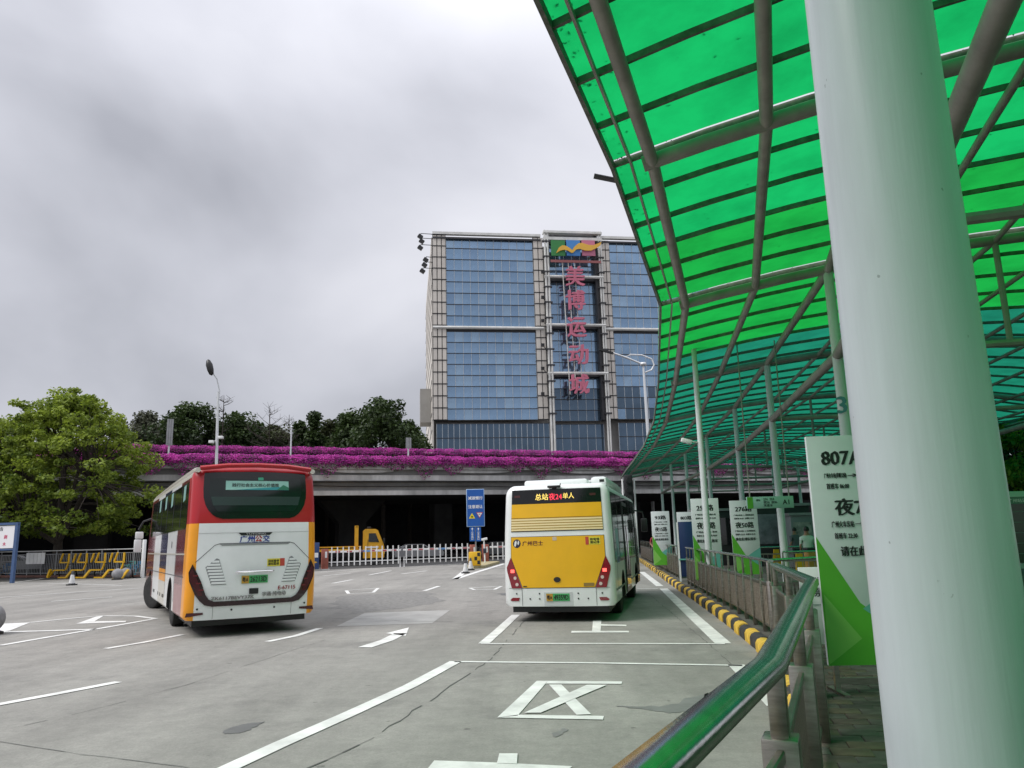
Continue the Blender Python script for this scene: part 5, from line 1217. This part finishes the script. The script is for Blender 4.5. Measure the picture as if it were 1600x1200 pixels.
# concrete balls
stone = mat('stone_ball', (.26, .26, .27), .75, var=.3, vscale=4, bump=.2, bscale=30)
def ball(px, py, r, label):
    q = G(px, py); t = thing('stone_bollard', label, 'bollard', (q.x, q.y, 0), 0, 'round stone bollards')
    bb = B(); prof = [(max(.01, r*math.cos(a)), r*1.05+r*math.sin(a)) for a in [-PI/2+PI*k/14 for k in range(15)]]; bb.lathe(prof, (0, 0, 0), 'Z', 24); bb.build('ball', stone, t, ang=1.2)
    bb = B(); bb.lathe([(r*.95, 0), (r*.95, .05), (r*.6, .09)], (0, 0, 0), 'Z', 20); bb.build('base', concd, t)
ball(183, 906, .31, 'round stone bollard overlapped by its twin near the coach front wheel'); ball(196, 904, .31, 'round stone bollard standing just beyond its twin')
ball(-21, 992, .33, 'round stone bollard beside the hollow road triangle')
# shared bicycles behind the railing
def bicycle(px, Y, col, label, rz):
    q = DY(px, 880, Y); t = thing('bicycle', label, 'bicycle', (q.x, q.y, 0), rz, 'shared bicycles behind the picket railing'); m_ = mat('bike_'+str(col), col, .35)
    for x in (-.52, .52):
        bb = B(); bb.tube([(x+.32*math.cos(a), 0, .34+.32*math.sin(a)) for a in [k*PI/10 for k in range(21)]], .022, 6, False); wl = bb.build('wheel', m_ if x > 0 else rubber, t)
        bb = B()
        for k in range(6): a = k*PI/6; bb.tube([(x-.3*math.cos(a), 0, .34-.3*math.sin(a)), (x+.3*math.cos(a), 0, .34+.3*math.sin(a))], .006, 4)
        bb.build('spokes', grail, wl)
    bb = B(); bb.tube([(-.52, 0, .34), (-.08, 0, .36), (.38, 0, .82)], .028, 6); bb.tube([(-.08, 0, .36), (-.2, 0, .85)], .026, 6); bb.tube([(-.17, 0, .72), (.36, 0, .72)], .024, 6); bb.tube([(.52, 0, .34), (.36, 0, .95)], .025, 6); bb.build('frame', m_, t)
    bb = B(); bb.tube([(.3, -.26, 1.0), (.38, 0, 1.0), (.3, .26, 1.0)], .018, 6); bb.build('handlebar', black, t)
    bb = B(); bb.box((-.21, 0, .90), (.26, .15, .06), bev=.025); bb.build('saddle', black, t)
    bb = B(); bb.box((.58, 0, .86), (.26, .30, .22)); bb.build('basket', m_, t)
bicycle(208, 47.8, (.02, .22, .42), 'bright blue bicycle parked beside the white end post', R(70)); bicycle(194, 49, (.03, .35, .32), 'teal bicycle parked behind the yellow barricade', R(60)); bicycle(8, 54, (.02, .17, .42), 'blue bicycle behind the framed notice', R(100))
# ================================================================== EXIT GATE
ga, gb = Vector((-12.5, 52.3, 0)), Vector((-3.3, 56.3, 0)); gd = (gb-ga).normalized(); gang = math.atan2(gd.y, gd.x); gl = (gb-ga).length
gw = mat('gate_white', (.80, .80, .80), .4); gred = mat('reflector_red', (.45, .05, .07), .4); gblue = mat('band_blue', (.12, .30, .60), .4)
def boom(label, a, L_, n, reds, blues, legs):
    t = thing('boom_gate', label, 'gate', a, gang, 'white picket booms across the exit')
    bb = B(); bb.box((L_/2, 0, 1.16), (L_, .07, .13), bev=.015); bb.build('boom', gw, t)
    bb = B(); bb.box((L_/2, 0, .50), (L_, .04, .06)); bb.build('lower_rail', gw, t)
    bb = B(); bb.box((0, 0, .86), (.075, .045, 1.24)); pk = bb.mesh('picket'); pk.materials.append(gw)
    for k in range(n): link('picket', pk, None, t, (L_*(k+.5)/n, -.055, 0))
    for x in reds: bb = B(); bb.box((L_*x, -.037, 1.16), (.34, .006, .09)); bb.build('reflector', gred, t)
    for x in blues: bb = B(); bb.box((L_*x, -.037, 1.16), (.62, .006, .12)); bb.build('blue_band', gblue, t)
    for x in legs: bb = B(); bb.box((x, 0, .35), (.05, .05, .70)); bb.build('leg', gw, t)
h1 = gl*.5
boom('white picket boom gate on the side of the coach', ga, h1-.08, 13, (.12, .28, .44, .6, .76, .9), (.5,), (h1-.14,))
boom('white picket boom gate on the side of the blue sign', ga+gd*(h1+.08), h1-.1, 12, (.1, .26, .42, .74, .92), (.58,), (.06,))
boom('white picket boom gate half hidden by the city bus', gb+gd*1.5, 5.2, 13, (.15, .4, .65, .9), (), ())
brick_ = mat('gate_pillar_red', (.33, .10, .07), .6, var=.3, vscale=4)
for a_, lb in ((ga-gd*.25, 'red gate pillar beside the blue ticket machine'), (gb+gd*.2, 'red gate pillar behind the chequered block'), (gb+gd*1.15, 'red gate pillar with the white camera post in front')):
    t = thing('gate_pillar', lb, 'pillar', a_, gang, 'red gate motor pillars'); bb = B(); bb.box((0, 0, .72), (.42, .35, 1.3), bev=.02); bb.build('housing', brick_, t); bb = B(); bb.box((0, 0, .04), (.55, .48, .08)); bb.build('base', concl, t)
    bb = B(); bb.box((.05, -.18, 1.0), (.14, .012, .4)); bb.build('access_panel', white, t)
t = thing('ticket_machine', 'blue ticket machine at the left end of the picket gate beside the coach', 'machine', ga-gd*.75+Vector((.0, -.6, 0)), gang)
bb = B(); bb.box((0, 0, .95), (.50, .4, 1.7), bev=.02); bb.build('housing', mat('machine_blue', (.02, .05, .16), .35), t); bb = B(); bb.box((0, -.205, 1.0), (.36, .01, .30)); bb.build('notice', white, t); bb = B(); bb.prism([(-.15, -.1), (.15, 0), (-.15, .1)], (0, -.2, .55), (1, 0, 0), (0, 0, 1), (0, -1, 0), .002, .01); bb.build('arrow', yellowp, t)
bb = B(); bb.box((0, 0, .05), (.8, .8, .1)); bb.build('plinth', conc, t)
# island with sign, chequered block and camera
i0, i1 = gpt(741, 888.5), gpt(768, 880); idr = (i1-i0).normalized(); ian = math.atan2(idr.y, idr.x)
b = B(); b.prism([(-.2, 0), (.3, -.55), (8.5, -.7), (8.8, 0), (8.5, .7), (.3, .55)], i0, idr, Vector((-idr.y, idr.x, 0)), (0, 0, 1), .0, .16); struct(b.build('traffic_island', mat('island_kerb', (.42, .36, .20), .7, var=.4, vscale=2)))
sp = i0 + idr*.9; t = thing('crash_block', 'yellow and black chequered crash block at the nose of the exit island', 'barrier', i0+idr*.35+Vector((0, 0, .16)), ian-PI/2)
bb = B(); bb.box((0, 0, .42), (.72, .5, .84), bev=.06); bb.build('block', yellowp, t)
for r_ in range(3):
    for c_ in range(2): bb = B(); bb.box((.09+.18*c_+.0, -.252, .20+.24*r_), (.17, .006, .22)) if (r_+c_) % 2 else bb.box((.09+.18*c_, -.252, .20+.24*r_), (.001, .006, .001)); (bb.build('check', black, t) if (r_+c_) % 2 else None)
Ys = sp.y; a0, a1 = DY(728.5, 764.5, Ys), DY(757.5, 822.5, Ys); t = thing('road_sign', 'blue sign with white characters and two warning triangles over the exit island', 'sign', (sp.x, sp.y, .16), R(3))
cxs = (a0.x+a1.x)/2-sp.x; w_, h_ = a1.x-a0.x, a0.z-a1.z; zc_ = (a0.z+a1.z)/2-.16
bb = B(); bb.tube([(0, .08, 0), (0, .08, a0.z-.4)], .05, 10); bb.build('pole', grail, t)
sblue = mat('sign_blue', (.010, .095, .38), .35, var=.06, vscale=2); sedge = mat('sign_edge', (.35, .50, .70), .4)
bb = B(); bb.box((cxs, 0, zc_), (w_, .05, h_), bev=.01); pan = bb.build('panel', sedge, t)
bb = B(); bb.box((cxs, -.026, zc_), (w_-.07, .006, h_-.07)); bb.build('face', sblue, pan)
XZ = ((1, 0, 0), (0, 0, 1), (0, -1, 0))
text('减速慢行', (cxs, -.030, zc_+h_*.26), *XZ, white, pan, h=.21, wd=w_*.80, bold=.03); text('注意避让', (cxs, -.030, zc_+h_*.03), *XZ, white, pan, h=.21, wd=w_*.80, bold=.03)
def tri(cx, cz, r, m_, off, upw=True): bb = B(); s_ = 1 if upw else -1; bb.prism([(cx-r, cz-s_*r*.85), (cx+r, cz-s_*r*.85), (cx, cz+s_*r*.85)], (0, 0, 0), *XZ, off, off+.003); return bb.build('warning_triangle', m_, pan, smooth=False)
tri(cxs-w_*.2, zc_-h_*.21, .20, mat('tri_yellow', (.72, .60, .02), .4), .0305); tri(cxs+w_*.22, zc_-h_*.20, .215, gred, .0305, False); tri(cxs+w_*.22, zc_-h_*.195, .155, white, .034, False)
bb = B(); bb.box((cxs-w_*.2, -.036, zc_-h_*.235), (.10, .004, .09)); bb.build('symbol', black, pan); text('让', (cxs+w_*.22, -.0375, zc_-h_*.17), *XZ, black, pan, h=.11)
a2 = DY(740, 845, Ys)
for px in (738, 747.5):
    q0, q1 = DY(px-4.3, 824, Ys), DY(px+4.3, 845.5, Ys); bb = B(); cx, cz = (q0.x+q1.x)/2-sp.x, (q0.z+q1.z)/2-.16; hh_ = q0.z-q1.z; bb.box((cx, 0, cz), (q1.x-q0.x, .04, hh_)); sub = bb.build('lane_plate', sblue, t)
    tri_ = B(); tri_.prism([(-.07, 0), (-.025, 0), (-.025, -.09), (.025, -.09), (.025, 0), (.07, 0), (0, .08)], (cx, 0, cz+hh_*.38), *XZ, .0205, .024); tri_.build('arrow', white, sub, smooth=False)
    text('公\n交\n出\n口', (cx, -.021, cz-hh_*.1), *XZ, white, sub, h=hh_*.6, bold=.03, vertical=True)
q = gpt(758, 883); t = thing('camera_post', 'white camera post with a hooded head on the exit island', 'camera', (q.x, q.y, .16), 0); bb = B(); bb.tube([(0, 0, 0), (-.05, 0, 1.5)], .055, 10); bb.build('pole', white, t); bb = B(); bb.box((-.02, 0, 1.58), (.42, .18, .16), ry=-.2, bev=.02); bb.build('head', white, t); bb = B(); bb.box((-.0, -.02, .8), (.22, .2, .32), bev=.02); bb.build('controller', mat('ctrl_dark', (.02, .03, .05), .4), t)
# ================================================================== TOW TRUCK AND CARS UNDER THE FLYOVER
q = DY(545, 880, 60.5); t = thing('tow_truck', 'yellow flatbed tow truck standing behind the white picket gate', 'truck', (q.x, q.y, 0), FA*.6); ty = mat('truck_yellow', (.70, .36, .015), .4, var=.2, vscale=1.5)
bb = B(); cabp = [(1.05, .55), (2.62, .55), (2.68, 1.0), (2.60, 1.55), (2.15, 2.62), (1.95, 2.72), (1.20, 2.72), (1.05, 2.6)]
bb.prism(cabp, (0, -1.0, 0), (1, 0, 0), (0, 0, 1), (0, 1, 0), 0, 2.0); cab = bb.build('cab', ty, t)
bb = B(); bb.prism([(1.45, 1.75), (2.25, 1.72), (1.98, 2.40), (1.47, 2.40)], (0, -1.0, 0), (1, 0, 0), (0, 0, 1), (0, -1, 0), .003, .02); bb.build('side_window', glassd, cab)
bb = B(); bb.box((1.75, -1.012, 1.35), (.9, .015, .12)); bb.build('door_stripe', white, cab); bb = B(); bb.box((1.40, -1.01, 1.3), (.02, .02, 1.3)); bb.build('door_seam', black, cab); bb = B(); bb.box((2.62, -1.18, 1.8), (.12, .2, .4), bev=.03); bb.build('mirror', black, cab); bb = B(); bb.box((2.665, -.7, .95), (.04, .35, .2)); bb.build('headlight', chrome, cab)
bb = B(); bb.box((-2.1, 0, 1.18), (6.0, 2.1, .16)); bb.build('flatbed', ty, t); bb = B(); bb.box((-2.1, 0, .85), (6.0, 1.0, .3)); bb.build('chassis', black, t)
for y in (-1.0, 1.0): bb = B(); bb.box((-2.1, y, 1.42), (6.0, .06, .08)); bb.build('side_rail', ty, t)
for y in (-.8, .8): bb = B(); bb.box((.55, y, 2.1), (.28, .2, 1.8)); bb.build('headboard_post', ty, t)
bb = B(); bb.box((.55, 0, 2.9), (.2, 1.8, .15)); bb.build('headboard', ty, t)
bb = B(); bb.box((1.5, 0, 2.82), (.3, 1.3, .16), bev=.03); bb.build('beacon_bar', black, t)
for x in (1.9, -2.9, -4.0):
    for s_ in (-1, 1): wheel(t, x, s_*.85, .42, 1, PI/2 if s_ > 0 else -PI/2, .24)
def car(px, Y, col, label, rz):
    q = DY(px, 870, Y); t = thing('parked_car', label, 'car', (q.x, q.y, 0), rz, 'cars in the shade under the flyover'); m_ = mat('car_'+str(col), col, .25, coat=.6)
    lo = [(-2.2, .35), (2.2, .35), (2.28, .62), (2.15, .85), (1.2, .98), (-1.75, 1.02), (-2.22, .92), (-2.28, .6)]; hi = [(1.2, .98), (.45, 1.44), (-1.0, 1.46), (-1.8, 1.02)]
    bb = B(); bb.prism(lo, (0, -.88, 0), (1, 0, 0), (0, 0, 1), (0, 1, 0), 0, 1.76); bb.prism(hi, (0, -.72, 0), (1, 0, 0), (0, 0, 1), (0, 1, 0), 0, 1.44); bb.build('body', m_, t)
    for s_ in (-1, 1): bb = B(); bb.prism([(.95, 1.02), (.38, 1.38), (-.95, 1.39), (-1.5, 1.04)], (0, s_*.722, 0), (1, 0, 0), (0, 0, 1), (0, s_, 0), 0, .012); bb.build('window', glassd, t)
    for x in (-1.35, 1.38):
        for s_ in (-1, 1): wheel(t, x, s_*.78, .32, 1, PI/2 if s_ > 0 else -PI/2, .2)
    bb = B(); bb.box((2.24, 0, .68), (.05, 1.5, .12)); bb.build('headlights', chrome, t)
car(652, 71, (.32, .32, .33), 'grey car in the shade to the right of the tow truck', FA); car(778, 74, (.10, .105, .11), 'dark car in the shade behind the blue sign', FA+.1); car(20, 62, (.3, .3, .31), 'pale car under the flyover behind the blue framed notice', FA)
# ================================================================== LAMPS AND POLES
lampw = mat('lamp_white', (.62, .64, .66), .4, .2)
q = DY(337, 850, 55); ztop = DY(341, 612, 55).z; zh = DY(331, 576, 55)
t = thing('street_lamp', 'tall white street lamp with dark head and small cameras beside the coach roof', 'lamp', (q.x, 55, 0), 0)
xt = DY(341, 612, 55).x-q.x; xb = 0
bb = B(); bb.tube([(xb, 0, 0), (xt*.8, 0, ztop*.75), (xt, 0, ztop)], [.13, .10, .07], 10); bb.build('pole', lampw, t)
bb = B(); bb.tube([(xt, 0, ztop-1), (xt+.12, -.05, ztop), (xt-.05, -.2, ztop+.9), (zh.x-q.x+.1, -.4, zh.z-.2)], .05, 8); bb.build('arm', lampw, t)
bb = B(); prof = [(.02, -.75), (.16, -.62), (.23, -.3), (.24, .1), (.14, .42), (.05, .5)]; bb.lathe(prof, (0, 0, 0), 'Z', 14); o = bb.build('lamp_head', black, t); o.location = (zh.x-q.x, -.45, zh.z+.1); o.rotation_euler = (0, -.28, 0)
for dz, dx in ((-3.0, .35), (-3.3, -.3), (-6.2, -.25)):
    bb = B(); bb.box((xt*.8+dx, -.2, ztop+dz-.4), (.34, .3, .2), bev=.03); bb.tube([(xt*.8, 0, ztop+dz-.3), (xt*.8+dx, -.15, ztop+dz-.35)], .025, 5); bb.build('camera', white, t)
# lamp pole that rises through the canopy, with a dark blade head beyond its edge
q = DY(1108, 870, 21.5); lp = thing('street_lamp', 'pale lamp pole on the platform rising through the canopy, its dark head past the edge', 'lamp', (q.x, 21.5, .15), 0)
hd1, hd0 = DY(928, 275, 21.5), DY(978, 285, 21.5)
bb = B(); bb.tube([(0, 0, 0), (0, 0, 4), (0, 0, hd0.z-.9)], [.10, .085, .06], 12); bb.build('pole', postwhite, lp)
bb = B(); bb.tube([(0, 0, hd0.z-.95), (-.3, 0, hd0.z-.4), (hd0.x-q.x, 0, hd0.z-.15)], .04, 8); bb.build('arm', tubegrey, lp)
bb = B(); a_, c_ = hd0-Vector((q.x, 21.5, .15)), hd1-Vector((q.x, 21.5, .15)); dd = (a_-c_); pl_ = dd.length
bb.bar([c_, c_.lerp(a_, .12), c_.lerp(a_, .5), a_], .26, .07, bev=.02); bb.build('lamp_head', black, lp)
bb = B(); bb.tube([(0, 0, DY(1090, 700, 21.5).z), (-.3, -.1, DY(1090, 700, 21.5).z+.02)], .02, 5); bb.box((-.42, -.12, DY(1090, 698, 21.5).z), (.30, .12, .12), ry=.3, bev=.02); bb.build('camera', white, lp)
# white lamp with looped bracket past the canopy edge
Yl = 96; q = DY(1009, 600, Yl); qt = DY(1004, 572, Yl); t = thing('street_lamp', 'white street lamp with a looped bracket and long arm before the glass building', 'lamp', (q.x, Yl, 0), 0)
L_ = lambda px, py: DY(px, py, Yl)-Vector((q.x, Yl, 0))
bb = B(); bb.tube([(L_(1011, 640).x, 0, 0), L_(1010, 640), L_(1005, 568)], [.22, .20, .13], 8); bb.build('pole', lampw, t)
bb = B(); bb.tube([L_(956, 551), L_(980, 559), L_(1005, 570)], .12, 6); bb.build('arm', lampw, t)
bb = B(); bb.tube([L_(1005, 569), L_(975, 558), L_(985, 554), L_(1003, 555), L_(1018, 561), L_(1022, 570), L_(1018, 578), L_(1008, 582)], .11, 6); bb.build('loop', lampw, t)
bb = B(); bb.bar([L_(936, 546), L_(958, 552)], .5, .22); bb.build('lamp_head', black, t)
bb = B(); bb.lathe([(.35, -.2), (.45, 0), (.35, .2)], L_(1005, 569), 'Z', 10); bb.build('hub', lampw, t)
# narrow posts on the flyover
def deckpost(px, ytop, w_, label, panel):
    loc = hit(px, 715, FO + FV*3, FV); t = thing('deck_post', label, 'post', (loc.x, loc.y, 7.3), FA, 'narrow posts on the flyover'); zt_ = DY(px, ytop, loc.y).z-7.3
    bb = B(); bb.tube([(0, 0, 0), (0, 0, zt_)], .07, 8); bb.build('pole', lampw, t)
    if panel:
        for k in (-1, 0, 1): bb = B(); bb.box((k*.17, -.1, zt_-panel/2), (.15, .06, panel)); bb.build('slat', grail, t)
    else: bb = B(); bb.lathe([(.075, zt_), (.12, zt_+.05), (.02, zt_+.15)], (0, 0, 0), 'Z', 8); bb.build('cap', lampw, t)
deckpost(263, 655, 1, 'narrow post with a tall slatted head on the flyover beside the green tree', 2.2); deckpost(454, 668, 1, 'plain thin post on the flyover below the bare trees', 0); deckpost(638, 684, 1, 'short post with slatted head on the flyover near the glass building', 1.0)
# traffic signal past the front of the city bus
q = DY(987, 850, 40); zq = DY(987, 742, 40).z; t = thing('traffic_signal', 'black traffic signal on a pale post beyond the front of the city bus', 'traffic light', (q.x, 40, 0), 0)
bb = B(); bb.box((0, 0, zq-.75), (.42, .25, 1.5), bev=.03); hs = bb.build('housing', black, t)
for k in range(3): bb = B(); bb.lathe([(.13, -.20), (.15, -.12), (.15, -.30)], (0, 0, zq-.3-.45*k), 'Y', 14); bb.build('visor', black, hs)
for s_ in (-1, 1): bb = B(); bb.tube([(s_*.30, 0, 0), (s_*.30, 0, zq-.2)], .05, 8); bb.build('pole', white, t)
# ================================================================== PEOPLE UNDER THE CANOPY
def person(label, loc, rz, shirt, trousers, hair, stride=.12):
    t = thing('person', label, 'person', loc, rz)
    J = [(0, 0, .95), (0, 0, 1.15), (0, -.01, 1.38), (0, 0, 1.50), (0, -.02, 1.60), (0, -.02, 1.70)]
    v = list(J); r = [.15, .14, .15, .055, .085, .07]; e_ = [(i, i+1) for i in range(5)]
    for s_ in (-1, 1):
        k = len(v); v += [(s_*.09, 0, .88), (s_*.10, s_*stride*.5, .48), (s_*.10, s_*stride, .08), (s_*.11, s_*stride-.13, .04)]; r += [.10, .065, .05, .045]; e_ += [(0, k), (k, k+1), (k+1, k+2), (k+2, k+3)]
        k = len(v); v += [(s_*.19, 0, 1.39), (s_*.24, .03, 1.12), (s_*.20, -.12, .95), (s_*.17, -.20, .93)]; r += [.065, .045, .038, .035]; e_ += [(2, k), (k, k+1), (k+1, k+2), (k+2, k+3)]
    me = bpy.data.meshes.new('body'); me.from_pydata(v, e_, []); o = bpy.data.objects.new('body', me); C.objects.link(o)
    md = o.modifiers.new('s', 'SKIN'); me.skin_vertices[0].data.foreach_set('radius', [x for q_ in r for x in (q_, q_*.8)]); me.skin_vertices[0].data[0].use_root = True
    o.modifiers.new('d', 'SUBSURF').levels = 1; bpy.context.view_layer.update()
    m2 = bpy.data.meshes.new_from_object(o.evaluated_get(bpy.context.evaluated_depsgraph_get())); bpy.data.objects.remove(o)
    for m_ in (mat('skin', (.36, .20, .13), .6), shirt, trousers, black): m2.materials.append(m_)
    for p_ in m2.polygons:
        c_ = p_.center; p_.use_smooth = True
        p_.material_index = 3 if c_.z < .07 else 2 if c_.z < .93 and abs(c_.x) < .19 and c_.y > -.15 else 0 if c_.z > 1.475 or (abs(c_.x) > .15 and c_.z < 1.18) else 1
    m2.name = 'body'; link('body', m2, None, t)
    bb = B(); prof = [(.088*math.cos(a)+.004, 1.655+.115*math.sin(a)) for a in [-.35+(PI/2+.33)*k/6 for k in range(7)]]; bb.lathe(prof, (0, .012, 0), 'Z', 14); bb.build('hair', mat('hair_dark', (.012, .010, .009), .6), t, ang=1.2)
    return t
cl1 = mat('shirt_mint', (.50, .62, .56), .8); cl2 = mat('trousers_dark', (.02, .02, .025), .85); cl3 = mat('shirt_red', (.30, .03, .05), .8); cl4 = mat('shirt_grey', (.14, .14, .16), .8)
q = DY(1262, 850, 26); person('person in a pale top and dark trousers waiting under the canopy near the 807A board', (q.x, 26, .15), R(170), cl1, cl2, None)
q = DY(1012, 860, 44); person('person in a red top on the platform by the farther kerb railing', (q.x+.4, 44, .15), R(20), cl3, cl2, None, .18)
q = DY(1243, 850, 33); person('person in a grey top standing deeper under the canopy', (q.x, 33, .15), R(200), cl4, cl2, None)
# kiosks and bins filling the platform back, dark kiosks added for its darkness
def kiosk(px, Y, w_, h_, m_, label, trim):
    q = DY(px, 850, Y); t = thing('kiosk', label, 'kiosk', (q.x, Y, .15), 0); bb = B(); bb.box((0, 0, h_/2), (w_, 1.0, h_), bev=.02); bb.build('body', m_, t)
    bb = B(); bb.box((0, -.51, h_*.62), (w_*.8, .02, h_*.5)); bb.build('front_panel', trim, t); bb = B(); bb.box((0, 0, h_+.06), (w_+.2, 1.2, .12)); bb.build('roof', grail, t)
dk = mat('kiosk_dark', (.03, .03, .032), .5); 
kiosk(1135, 40, 3.2, 2.7, dk, 'dark kiosk added for the darkness under the canopy behind the 254 and 276 boards', glassd); kiosk(1215, 38, 3.0, 2.8, dk, 'dark kiosk added for the darkness below the hanging A1 sign', mat('poster_pale', (.30, .28, .33), .5, var=.7, vscale=1.5))
kiosk(1250, 36, 1.0, 2.3, mat('kiosk_grey', (.25, .27, .28), .5), 'narrow grey kiosk with a poster behind the waiting person', mat('poster_mix', (.45, .42, .40), .5, var=.7, vscale=3))
q = DY(1268, 850, 24.8); t = thing('litter_bin', 'ochre litter bin beside the waiting person', 'bin', (q.x, 24.8, .15), 0); bb = B(); bb.box((0, 0, .5), (.42, .4, 1.0), bev=.04); bb.build('body', mat('ochre', (.40, .22, .04), .5), t); bb = B(); bb.box((0, 0, 1.05), (.46, .44, .1), bev=.03); bb.build('lid', black, t)
for px, Y, lb in ((1212, 30, 'small yellow sign board below the hanging A1 sign'), (1247, 24, 'yellow caution stand near the waiting person')):
    q = DY(px, 850, Y); t = thing('caution_stand', lb, 'sign', (q.x, Y, .15), .1); bb = B(); bb.prism([(-.16, .25), (.16, .25), (.10, .95), (-.10, .95)], (0, 0, 0), (1, 0, 0), (0, 0, 1), (0, 1, 0), -.02, .02); bb.build('panel', yellowp, t)
    for s_ in (-1, 1): bb = B(); bb.tube([(s_*.14, 0, 0), (s_*.1, 0, .3)], .015, 5); bb.build('leg', black, t)
